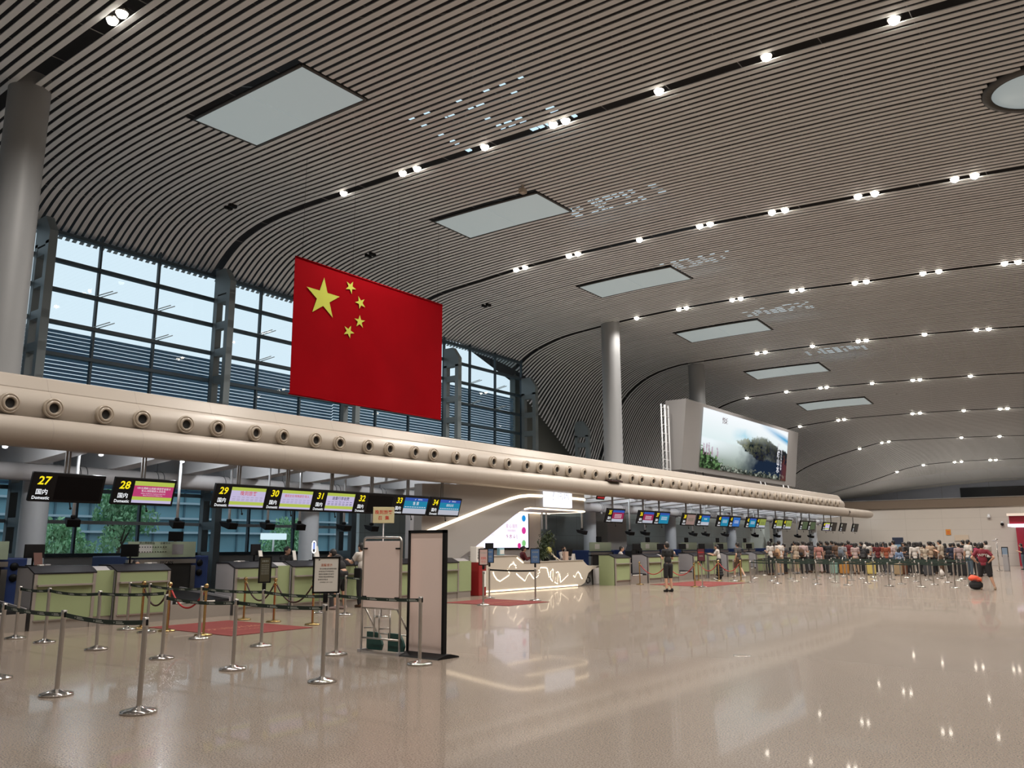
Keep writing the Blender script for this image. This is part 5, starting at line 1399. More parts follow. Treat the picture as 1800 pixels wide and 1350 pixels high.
for s in (-1, 1):
    MB().bbox((s * W / 2 - 0.03, -0.05, 0.0), (s * W / 2 + 0.03, 0.42, 0.045)).build('foot', M_DGREY, t)
    for zz in (1.60, 0.85): MB().rbox((s * (W / 2 - 0.06), -0.02, zz), (0.09, 0.02, 0.022), 0.004).build('clip', M_BLACK, t)
    MB().prism([(-0.19 + s * 0.24, 0.03), (0.13 + s * 0.24, 0.03), (0.16 + s * 0.24, 0.12), (0.12 + s * 0.24, 0.21), (0.05 + s * 0.24, 0.30), (-0.19 + s * 0.24, 0.30)], 1, 0.12, 0.16).build('ballast_plate', mat('ballast_green', (0.015, 0.075, 0.065), 0.5), t)
MB().bbox((-W / 2, -0.04, 0.0), (W / 2, -0.02, 0.03)).build('base_bar', M_STEEL, t)

t = empty('poster_stand', (-9.02, 9.62, 0), 0.0, 'tall pink blank poster stand with a black frame', 'poster stand')
W, Hh = 0.77, 1.88
fr = MB(); d = 0.045
fr.bbox((-W / 2, -0.035, 0.03), (-W / 2 + d, 0.035, Hh)); fr.bbox((W / 2 - d, -0.035, 0.03), (W / 2, 0.035, Hh)); fr.bbox((-W / 2, -0.035, Hh - d), (W / 2, 0.035, Hh)); fr.bbox((-W / 2, -0.035, 0.03), (W / 2, 0.035, 0.06))
fr.build('frame', M_BLACK, t)
MB().bbox((-W / 2 + d * 0.8, -0.022, 0.05), (W / 2 - d * 0.8, 0.022, Hh - d * 0.8)).build('poster_panel', M_POST, t)
MB().prism([(-0.24, 0.0), (0.24, 0.0), (0.22, 0.02), (0.04, 0.06), (-0.04, 0.06), (-0.22, 0.02)], 0, -W / 2, W / 2 + 0.08).build('base_plate', M_BLACK, t)

# yellow call sign on its pole
t = empty('call_sign', (-14.66, 14.09, 0), 0, 'cream sign with red characters on a thin pole above the pink board', 'sign')
MB().lathe([(0.0, 0.0), (0.17, 0.0), (0.175, 0.02), (0.05, 0.045), (0, 0.045)], 24).build('base', M_CHROME, t)
MB().tube((0, 0, 0.04), (0, 0, 2.2), 0.016).build('pole', M_DGREY, t)
an = math.atan2(-14.09, 14.66)
e = Euler((0, 0, an)).to_matrix().to_4x4(); b = MB().rbox((0.02, 0, 2.36), (0.02, 0.50, 0.38), 0.006); s = MB(); s.add(b.v, b.f, False, e); s.build('panel', mat('sign_cream', (0.60, 0.55, 0.33), 0.5), t)
u = e.to_3x3() @ Vector((0, 1, 0)); n = e.to_3x3() @ Vector((1, 0, 0))
text('晚到旅客', 0.105, M_REDINK, t, n * 0.032 + Vector((0, 0, 2.42)), u, (0, 0, 1), 0.012)
text('召  集', 0.105, M_REDINK, t, n * 0.032 + Vector((0, 0, 2.285)), u, (0, 0, 1), 0.012)

# brass floor hatch
t = empty('floor_hatch', (-5.2, 12.48, 0), 0, 'round metal hatch rim set in the open floor', 'hatch')
MB().lathe([(0.10, 0.0005), (0.135, 0.0005), (0.135, 0.004), (0.10, 0.004)], 32).build('rim', M_STEEL, t)
MB().lathe([(0.0, 0.001), (0.10, 0.001), (0.10, 0.003), (0.0, 0.003)], 32).build('cover', M_CGOLD2 if False else mat('hatch_cover', (0.25, 0.21, 0.17), 0.3, 0.3), t)

# ------------------------------------------------------------------ far end: shop, kiosks, wall signs
t = empty('shop_front', (-8.6, 70.5, 0), 0, 'red shop front with a lit fascia at the right edge', 'shop')
RW = mat('shop_red', (0.30, 0.012, 0.03), 0.4)
MB().bbox((0.05, 3.4, 0), (0.55, 4.4, 3.0)).build('pillar', RW, t)
MB().bbox((0.55, 3.6, 0.1), (6.5, 4.4, 3.0)).build('window_display', mat('shop_window', (0.035, 0.03, 0.05), 0.2, var=0.6, vscale=5), t)
MB().bbox((0.0, -0.4, 3.62), (6.5, 4.4, 3.80)).build('canopy_top', mat('shop_canopy', (0.75, 0.66, 0.58), 0.4, emit=0.25), t)
MB().bbox((0.1, -0.2, 3.05), (6.5, 4.4, 3.62)).build('fascia', RW, t)
MB().bbox((0.0, -0.35, 2.86), (6.5, 4.4, 3.05)).build('light_strip', emitter('shop_light', (0.95, 0.82, 1.0), 1.6), t)
MB().bbox((0.45, 3.35, 0.0), (6.5, 3.45, 0.2)).build('plinth', RW, t)
q = random.Random(5)
for k in range(14): MB().box((0.9 + 0.35 * (k % 5), 3.58, 0.5 + 0.42 * (k // 5) * 1.6), (0.2, 0.04, 0.3)).build('product', emitter('shop_goods', (0.30, 0.24, 0.36), 0.8), t)
t = empty('kiosk', ((-12.86, 1.17)[0], 56, 0), 0, 'dark blue poster kiosk behind the crowd', 'kiosk')
MB().rbox((0, 0, 1.05), (0.62, 0.14, 2.0), 0.02).build('body', mat('kiosk_dark', (0.02, 0.03, 0.06), 0.4), t)
MB().bbox((-0.25, -0.08, 0.85), (0.25, -0.072, 1.62)).build('poster', mat('kiosk_blue', (0.22, 0.36, 0.50), 0.4, var=0.3), t)
MB().rbox((0, 0, 0.02), (0.7, 0.4, 0.04), 0.01).build('base', M_BLACK, t)
for px_, lab in ((1766, 'grey self-service kiosk at the far right beside the man in navy'),):
    t = empty('kiosk', (-7.66, 60, 0), 0, lab, 'kiosk')
    MB().rbox((0, 0, 0.5), (0.3, 0.4, 1.0), 0.02).build('body', M_DGREY, t); MB().rbox((0, -0.1, 1.15), (0.36, 0.06, 0.62), 0.02, (-0.15, 0, 0)).build('screen_frame', M_BLACK, t)
    MB().box((0, -0.135, 1.15), (0.28, 0.01, 0.5), (-0.15, 0, 0)).build('screen', mat('kiosk_screen', (0.16, 0.22, 0.30), 0.2), t)
t = empty('shiny_pole', (-8.12, 60.4, 0), 0, 'thin shiny pole with a lamp head at the far right', 'pole')
MB().tube((0, 0, 0), (0, 0, 1.9), 0.025).build('post', M_CHROME, t); MB().ball((0.03, 0, 1.92), 0.06, 6).build('lamp_head', M_CHROME, t); MB().tube((0, 0, 1.85), (-0.22, 0, 1.83), 0.03).build('arm', M_DGREY, t); MB().lathe([(0, 0), (0.16, 0), (0.16, 0.03), (0, 0.03)], 16).build('base', M_CHROME, t)
def wallbox(px, X0_, nm, lab, cat, m, w, h):
    t = empty(nm, (px[0], 74.98, px[1]), 0, lab, cat); MB().bbox((-w / 2, -0.03, -h / 2), (w / 2, 0, h / 2)).build('plate', m, t); return t
t = wallbox((-13.38, 2.57), 0, 'wall_sign', 'small orange sign high on the end wall', 'sign', mat('sign_orange', (0.55, 0.22, 0.03), 0.5), 0.36, 0.44)
MB().bbox((-0.1, -0.035, 0.0), (0.1, -0.03, 0.05)).build('mark', M_REDINK, t); MB().bbox((-0.1, -0.035, -0.12), (0.1, -0.03, -0.08)).build('mark', M_REDINK, t)
xx, zz = (-12.47, 2.31)
t = empty('door_sign', (xx, 74.98, 2.1), 0, 'pale beige panel sign above the door in the end wall', 'sign')
MB().bbox((-0.5, -0.03, -0.2), (0.5, 0, 0.24)).build('plate', mat('sign_beige', (0.50, 0.42, 0.33), 0.5), t); MB().bbox((-0.5, -0.035, -0.25), (0.5, 0.0, -0.2)).build('lintel', M_KICK, t)
for px_, lab in (((-10.4, 3.74), 'upper white dome camera on the end wall'), ((-9.54, 3.15), 'lower dark dome camera on the end wall beside the shop')):
    t = empty('dome_camera', (px_[0], 74.9, px_[1]), 0, lab, 'camera', 'dome cameras on the end wall')
    MB().rbox((0, 0.03, 0.12), (0.16, 0.14, 0.14), 0.03).build('mount', M_WHITECOL, t); MB().ball((0, -0.06, -0.02), 0.12, 7).build('dome', M_WHITECOL if 'upper' in lab else M_BLACK, t)

def remove_tree(o):
    for c in list(o.children): remove_tree(c)
    bpy.data.objects.remove(o)
remove_tree(proto_post)

# ------------------------------------------------------------------ people
def capsule(b, p0, p1, r0, r1, n=10):
    p0, p1 = Vector(p0), Vector(p1); d = p1 - p0
    if d.length < 1e-5: d = Vector((0, 0, 1e-4))
    L = d.length; d.normalize(); a = d.orthogonal().normalized(); c = d.cross(a)
    prof = []
    for k in range(5): t = PI / 2 * (1 - k / 4); prof.append((r0 * math.cos(t), -r0 * math.sin(t)))
    for k in range(5): t = PI / 2 * k / 4; prof.append((r1 * math.cos(t), L + r1 * math.sin(t)))
    vs = []
    for r, z in prof:
        for i in range(n):
            t = 2 * PI * i / n; vs.append(p0 + d * z + a * (max(r, 1e-4) * math.cos(t)) + c * (max(r, 1e-4) * math.sin(t)))
    fs = []
    m = len(prof)
    for j in range(m - 1):
        for i in range(n): fs.append((j * n + i, j * n + (i + 1) % n, (j + 1) * n + (i + 1) % n, (j + 1) * n + i))
    fs.append(tuple(reversed(range(n)))); fs.append(tuple(range((m - 1) * n, m * n)))
    b.add(vs, fs, True)
def ell(b, c, r, rot=None):
    t = MB().ball((0, 0, 0), 1, 8, r)
    m = Matrix.Translation(c)
    if rot is not None: m = m @ Euler(rot).to_matrix().to_4x4()
    b.add(t.v, t.f, True, m)
def fuse(b, name, voxel, smooth=3):
    """one continuous closed surface from overlapping volumes"""
    me = b.mesh(name); ob = bpy.data.objects.new(name, me); COL.objects.link(ob)
    r = ob.modifiers.new('r', 'REMESH'); r.mode = 'VOXEL'; r.voxel_size = voxel; r.use_smooth_shade = True
    s = ob.modifiers.new('s', 'SMOOTH'); s.iterations = smooth; s.factor = 0.5
    dg = bpy.context.evaluated_depsgraph_get(); dg.update()
    out = bpy.data.meshes.new_from_object(ob.evaluated_get(dg)); out.name = name
    bpy.data.objects.remove(ob); bpy.data.meshes.remove(me)
    return out
def lerp(a, b, t): return Vector(a) + (Vector(b) - Vector(a)) * t
# forward is +y, right hand is +x, standing 1.70 m
BASE = dict(hd=(0, 0.03, 1.585), nk=(0, 0.0, 1.43), ch=(0, 0.0, 1.27), wa=(0, 0.0, 1.07), pv=(0, 0, 0.93),
            sl=(-0.175, 0, 1.385), sr=(0.175, 0, 1.385), el=(-0.225, -0.03, 1.11), er=(0.225, -0.03, 1.11), wl=(-0.235, 0.06, 0.87), wr=(0.235, 0.06, 0.87),
            hl=(-0.09, 0, 0.90), hr=(0.09, 0, 0.90), kl=(-0.10, 0.02, 0.49), kr=(0.10, 0.02, 0.49), al=(-0.105, -0.02, 0.09), ar=(0.105, -0.02, 0.09), face=0.0)
def hand(b, w, e):
    w, e = Vector(w), Vector(e); d = (w - e).normalized(); s = 1 if w.x > 0 else -1
    side = d.cross(Vector((0, 0, 1)))
    if side.length < 0.3: side = Vector((0, 1, 0))
    side.normalize(); nrm = d.cross(side).normalized()
    capsule(b, w, w + d * 0.05 , 0.026, 0.036); capsule(b, w + d * 0.05 - side * 0.018, w + d * 0.075 + side * 0.02, 0.022, 0.022)
    for k, (o, L) in enumerate(((-0.03, 0.062), (-0.01, 0.074), (0.01, 0.07), (0.029, 0.055))):
        p = w + d * 0.08 + side * o; q = p + d * L * 0.55 + nrm * 0.008; r = q + d * L * 0.4 + nrm * 0.022
        capsule(b, p, q, 0.0105, 0.0095, 6); capsule(b, q, r, 0.0095, 0.008, 6)
    p = w + d * 0.03 - side * 0.028; capsule(b, p, p - side * 0.025 + d * 0.035 + nrm * 0.012, 0.013, 0.010, 6)
def make_figure(pose, top='tee', legs='trousers', hair='short', seated=False, build=1.0, fine=0.0125):
    """returns the meshes of one figure"""
    P = dict(BASE); P.update(pose)
    V = {k: Vector(v) for k, v in P.items() if k != 'face'}
    g = build; out = {}
    b = MB()
    h = V['hd']; up = (h - V['nk']).normalized()
    ell(b, h + Vector((0, 0, 0.012)), (0.076, 0.094, 0.108)); ell(b, h + Vector((0, 0.022, -0.05)), (0.056, 0.066, 0.066))
    capsule(b, h + Vector((0, 0.088, 0.005)), h + Vector((0, 0.106, -0.022)), 0.010, 0.015, 6)
    ell(b, h + Vector((0, 0.082, -0.064)), (0.022, 0.012, 0.010))
    for s in (-1, 1): ell(b, h + Vector((s * 0.077, -0.008, -0.012)), (0.012, 0.022, 0.032)); ell(b, h + Vector((s * 0.033, 0.072, 0.034)), (0.022, 0.018, 0.008))
    capsule(b, V['nk'] - up * 0.06, h - Vector((0, 0.015, 0.06)), 0.058, 0.050)
    ell(b, lerp(V['ch'], V['nk'], 0.25), (0.155 * g, 0.10 * g, 0.16)); ell(b, V['wa'], (0.13 * g, 0.095 * g, 0.15)); ell(b, V['pv'], (0.15 * g, 0.105 * g, 0.12))
    capsule(b, V['sl'], V['sr'], 0.06, 0.06)
    for s, e, w in (('sl', 'el', 'wl'), ('sr', 'er', 'wr')):
        capsule(b, V[s], V[e], 0.05 * g, 0.040 * g); capsule(b, V[e], lerp(V[e], V[w], 0.4), 0.041 * g, 0.040 * g); capsule(b, lerp(V[e], V[w], 0.4), V[w], 0.040 * g, 0.026)
        hand(b, V[w], V[e])
    for hp, k, a in (('hl', 'kl', 'al'), ('hr', 'kr', 'ar')):
        capsule(b, V[hp], V[k], 0.085 * g, 0.055 * g); capsule(b, V[k], lerp(V[k], V[a], 0.35), 0.054 * g, 0.056 * g); capsule(b, lerp(V[k], V[a], 0.35), V[a], 0.055 * g, 0.036)
        capsule(b, V[a] + Vector((0, -0.02, -0.045)), V[a] + Vector((0, 0.15, -0.06)), 0.036, 0.028)
    out['body'] = fuse(b, 'body', fine, 2)
    b = MB(); c = 0.016
    ell(b, lerp(V['ch'], V['nk'], 0.2), (0.165 * g, 0.115 * g, 0.165)); ell(b, V['wa'], (0.148 * g, 0.112 * g, 0.17))
    low = V['pv'] + Vector((0, 0, -0.02)); ell(b, low, (0.168 * g, 0.122 * g, 0.10))
    capsule(b, V['sl'], V['sr'], 0.073, 0.073); capsule(b, V['nk'] - up * 0.07, V['nk'] - up * 0.005, 0.085, 0.066)
    f = {'tee': 0.62, 'long': 1.0, 'sleeveless': 0.12}[top]
    for s, e, w in (('sl', 'el', 'wl'), ('sr', 'er', 'wr')):
        capsule(b, V[s], lerp(V[s], V[e], f), 0.068 * g, 0.062 * g)
        if top == 'long': capsule(b, V[e], lerp(V[e], V[w], 0.93), 0.056 * g, 0.042 * g)
    out['shirt'] = fuse(b, 'shirt', 0.0145, 2)
    b = MB()
    ell(b, V['pv'] + Vector((0, 0, -0.03)), (0.160 * g, 0.116 * g, 0.13))
    if legs == 'skirt':
        for t in range(7):
            f = t / 6; cc = lerp(V['pv'], (V['al'] + V['ar']) / 2 + Vector((0, 0, 0.12)), f); ell(b, cc, (0.16 + 0.05 * f, 0.12 + 0.07 * f, 0.12))
    else:
        for hp, k, a in (('hl', 'kl', 'al'), ('hr', 'kr', 'ar')):
            if legs == 'trousers': capsule(b, V[hp], V[k], 0.10 * g, 0.073 * g); capsule(b, V[k], lerp(V[k], V[a], 0.94), 0.072 * g, 0.058 * g)
            else: capsule(b, V[hp], lerp(V[hp], V[k], 0.92), 0.105 * g, 0.088 * g)
    out['skirt' if legs == 'skirt' else 'trousers' if legs == 'trousers' else 'shorts'] = fuse(b, legs, 0.0145, 2)
    b = MB()
    ell(b, h + Vector((0, -0.014, 0.034)), (0.086, 0.100, 0.100)); ell(b, h + Vector((0, -0.05, -0.01)), (0.080, 0.062, 0.085))
    if hair in ('long', 'bob'):
        n = 5 if hair == 'long' else 2
        for k in range(n): ell(b, h + Vector((0, -0.062 - 0.012 * k, -0.04 - 0.062 * k)), (0.088 + 0.004 * k, 0.05, 0.07))
        for s in (-1, 1): capsule(b, h + Vector((s * 0.075, -0.005, 0.03)), h + Vector((s * 0.085, -0.02, -0.09 if hair == 'bob' else -0.16)), 0.026, 0.022)
    if hair == 'bun': ell(b, h + Vector((0, -0.11, 0.05)), (0.045, 0.045, 0.045))
    if hair == 'tail':
        capsule(b, h + Vector((0, -0.10, 0.04)), h + Vector((0, -0.15, -0.12)), 0.035, 0.02)
    # clear the face
    out['hair'] = fuse(b, 'hair', 0.012, 2)
    shoes = []
    for a in ('al', 'ar'):
        b = MB(); capsule(b, V[a] + Vector((0, -0.03, -0.045)), V[a] + Vector((0, 0.155, -0.058)), 0.045, 0.033); capsule(b, V[a] + Vector((0, -0.02, -0.01)), V[a] + Vector((0, -0.02, -0.05)), 0.046, 0.046)
        shoes.append(fuse(b, 'shoe', 0.011, 1))
    out['shoe'] = shoes
    ey = []
    for s in (-1, 1):
        b = MB(); ell(b, h + Vector((s * 0.032, 0.0865, 0.012)), (0.014, 0.008, 0.007)); ey.append(b.mesh('eye'))
    out['eye'] = ey
    b = MB(); ell(b, h + Vector((0, 0.0905, -0.066)), (0.022, 0.008, 0.005)); out['mouth'] = b.mesh('mouth')
    return out
M_EYE = mat('eye_dark', (0.012, 0.009, 0.008), 0.3); M_LIP = mat('lips', (0.30, 0.10, 0.085), 0.5)
def slot(o, m):
    if not o.data.materials: o.data.materials.append(None)
    o.material_slots[0].link = 'OBJECT'; o.material_slots[0].material = m
def person(fig, x, y, face, height, lab, shirt, legs, shoes, grp=None, hairm=None, z=0.0, sitting=0.0):
    """face: direction looked at, degrees counted from +y towards +x"""
    t = empty('person', (x, y, z), -math.radians(face), lab, 'person', grp); s = height / 1.70; t.scale = (s, s, s)
    for k, me in fig.items():
        for q in (me if isinstance(me, list) else [me]):
            o = bpy.data.objects.new(k, q); COL.objects.link(o); o.parent = t
            slot(o, {'body': M_SKIN, 'shirt': shirt, 'trousers': legs, 'shorts': legs, 'skirt': legs, 'hair': hairm or M_HAIR, 'shoe': shoes, 'eye': M_EYE, 'mouth': M_LIP}[k])
    return t
C = {}
def cl(n, c): C[n] = mat('cloth_' + n, c, 0.85); return C[n]
for n_, c_ in dict(black=(0.012, 0.012, 0.014), white=(0.48, 0.45, 0.42), cream=(0.40, 0.34, 0.27), tan=(0.32, 0.23, 0.16), navy=(0.02, 0.025, 0.05), maroon=(0.16, 0.012, 0.025), darkred=(0.10, 0.012, 0.014),
                   grey=(0.20, 0.20, 0.21), blue=(0.16, 0.23, 0.36), pink=(0.32, 0.15, 0.13), rust=(0.23, 0.06, 0.03), mauve=(0.28, 0.20, 0.20), jeans=(0.07, 0.10, 0.13), charcoal=(0.045, 0.045, 0.05), magenta=(0.28, 0.02, 0.06),
                   beige=(0.34, 0.28, 0.22), palepink=(0.38, 0.29, 0.28), brown=(0.09, 0.05, 0.03)).items(): cl(n_, c_)
STAND = {}
PHONE = dict(el=(-0.21, 0.02, 1.12), er=(0.21, 0.02, 1.12), wl=(-0.09, 0.24, 1.20), wr=(0.09, 0.24, 1.20), hd=(0, 0.06, 1.575))
HIPS = dict(el=(-0.36, -0.10, 1.16), er=(0.36, -0.10, 1.16), wl=(-0.19, 0.02, 0.99), wr=(0.19, 0.02, 0.99), kl=(-0.13, 0.03, 0.49), kr=(0.19, 0.0, 0.49), al=(-0.15, -0.02, 0.09), ar=(0.30, -0.02, 0.09))
LEAN = dict(hd=(0, 0.10, 1.56), nk=(0, 0.06, 1.42), ch=(0, 0.04, 1.26), sl=(-0.175, 0.05, 1.37), sr=(0.175, 0.05, 1.37), el=(-0.23, 0.20, 1.16), er=(0.22, 0.16, 1.15), wl=(-0.16, 0.42, 1.22), wr=(0.14, 0.40, 1.22))
BOW = dict(hd=(0, 0.33, 1.40), nk=(0, 0.22, 1.32), ch=(0, 0.14, 1.20), wa=(0, 0.04, 1.05), sl=(-0.175, 0.20, 1.27), sr=(0.175, 0.20, 1.27), el=(-0.2, 0.34, 1.14), er=(0.2, 0.34, 1.14), wl=(-0.07, 0.40, 1.28), wr=(0.12, 0.50, 1.23), al=(-0.12, 0.10, 0.09), kl=(-0.10, 0.10, 0.50))
SIT = dict(hd=(0, 0.08, 1.17), nk=(0, 0.04, 1.02), ch=(0, 0.02, 0.86), wa=(0, 0, 0.67), pv=(0, 0, 0.54), sl=(-0.175, 0.03, 0.97), sr=(0.175, 0.03, 0.97), el=(-0.22, 0.10, 0.72), er=(0.22, 0.10, 0.72), wl=(-0.14, 0.33, 0.76), wr=(0.14, 0.33, 0.76),
           hl=(-0.09, 0.02, 0.52), hr=(0.09, 0.02, 0.52), kl=(-0.10, 0.42, 0.50), kr=(0.10, 0.42, 0.50), al=(-0.10, 0.40, 0.09), ar=(0.10, 0.40, 0.09))
WALK = dict(kl=(-0.10, 0.16, 0.50), al=(-0.10, 0.20, 0.09), kr=(0.10, -0.02, 0.50), ar=(0.10, -0.26, 0.12), el=(-0.23, -0.1, 1.12), wl=(-0.22, 0.0, 0.9), er=(0.23, 0.05, 1.12), wr=(0.22, 0.22, 0.95))
ARMUP = dict(el=(-0.23, 0.02, 1.12), wl=(-0.10, 0.22, 1.14), er=(0.24, 0.08, 1.2), wr=(0.14, 0.14, 1.44), hd=(0.01, 0.05, 1.58))
F_tee = make_figure(STAND); F_phone = make_figure(PHONE, 'tee', 'shorts', build=0.92); F_hips = make_figure(HIPS, 'tee', 'shorts')
F_lean = make_figure(LEAN, 'tee', 'trousers', 'short', build=1.1); F_bow = make_figure(BOW, 'tee', 'shorts'); F_sit = make_figure(SIT, 'tee', 'trousers')
F_long = make_figure(PHONE, 'tee', 'trousers', 'long', build=0.9); F_bob = make_figure(STAND, 'long', 'trousers', 'bob', build=0.92); F_tail = make_figure(ARMUP, 'tee', 'trousers', 'tail', build=0.9)
F_skirt = make_figure(LEAN, 'tee', 'skirt', 'tail', build=0.9); F_walk = make_figure(WALK, 'tee', 'shorts'); F_phm = make_figure(PHONE, 'tee', 'trousers'); F_leanf = make_figure(LEAN, 'long', 'trousers', 'bun', build=0.9)
A_W = -90   # facing the desks
person(F_phone, -14.05, 27.5, -62, 1.745, 'person in black T-shirt and black knee shorts standing alone on the open floor', C['black'], C['black'], M_BLACK)
person(F_hips, -5.25, 35.3, -8, 1.69, 'person in maroon T-shirt and black shorts, hands on hips, seen from behind', C['maroon'], C['black'], C['tan'])
sp_ = empty('shirt_print', (0, 0, 0)); bpy.data.objects.remove(sp_)
person(F_lean, -17.45, 16.05, A_W, 1.74, 'person in white polo shirt and black trousers leaning on the counter', C['white'], C['black'], C['brown'])
person(F_bow, -17.30, 15.18, A_W - 12, 1.74, 'person in black bowing the head into one hand at the counter', C['black'], C['black'], C['palepink'])
person(F_leanf, -19.45, 14.95, 80, 1.64, 'agent in black uniform with hair in a bun behind the desk under sign 30', C['black'], C['black'], M_BLACK)
person(F_sit, -19.35, 10.55, 95, 1.68, 'agent bent low with only dark hair visible behind the desk under sign 28', C['black'], C['black'], M_BLACK, z=0.06)
person(F_leanf, -19.95, 26.65, 35, 1.62, 'attendant in dark red uniform at the information desk, in front of the white screen', C['darkred'], C['black'], M_BLACK)
t = person(F_leanf, -19.9, 29.4, 95, 1.62, 'masked attendant in white shirt and dark waistcoat at the information desk', C['white'], C['navy'], M_BLACK)
mk = MB(); ell(mk, (0, 0.178, 1.50), (0.058, 0.03, 0.05)); mk.build('face_mask', C['white'], t)
vb = MB()
for s in (-1, 1): ell(vb, (s * 0.085, 0.1, 1.2), (0.055, 0.075, 0.18))
vb.build('waistcoat', C['navy'], t)
t = person(F_sit, -18.92, 32.5, 60, 1.70, 'seated agent in white shirt and dark tie between the desks of signs 35 and 36', C['white'], C['black'], M_BLACK, z=0.30)
tb = MB().prism([(-0.025, 0.99), (0.025, 0.99), (0.03, 0.72), (0, 0.68), (-0.03, 0.72)], 1, 0.150, 0.165); tb.build('tie', C['darkred'], t)
person(F_bow, -18.95, 37.2, 100, 1.5, 'person in grey with white cap bending down at the desks of sign 37', C['grey'], C['charcoal'], M_BLACK, hairm=C['white'])
person(F_skirt, -17.25, 39.15, A_W - 10, 1.66, 'person in white top and long black skirt standing at the desk under sign 38', C['white'], C['black'], M_BLACK)
person(F_walk, -17.1, 41.2, A_W + 20, 1.74, 'person in black T-shirt and shorts stepping up to the desk under sign 40', C['charcoal'], C['brown'], C['white'])
person(F_phm, -7.15, 63.6, -85, 1.66, 'person in navy clothes at the right edge of the photo, beside the red shop', C['navy'], C['jeans'], M_BLACK)
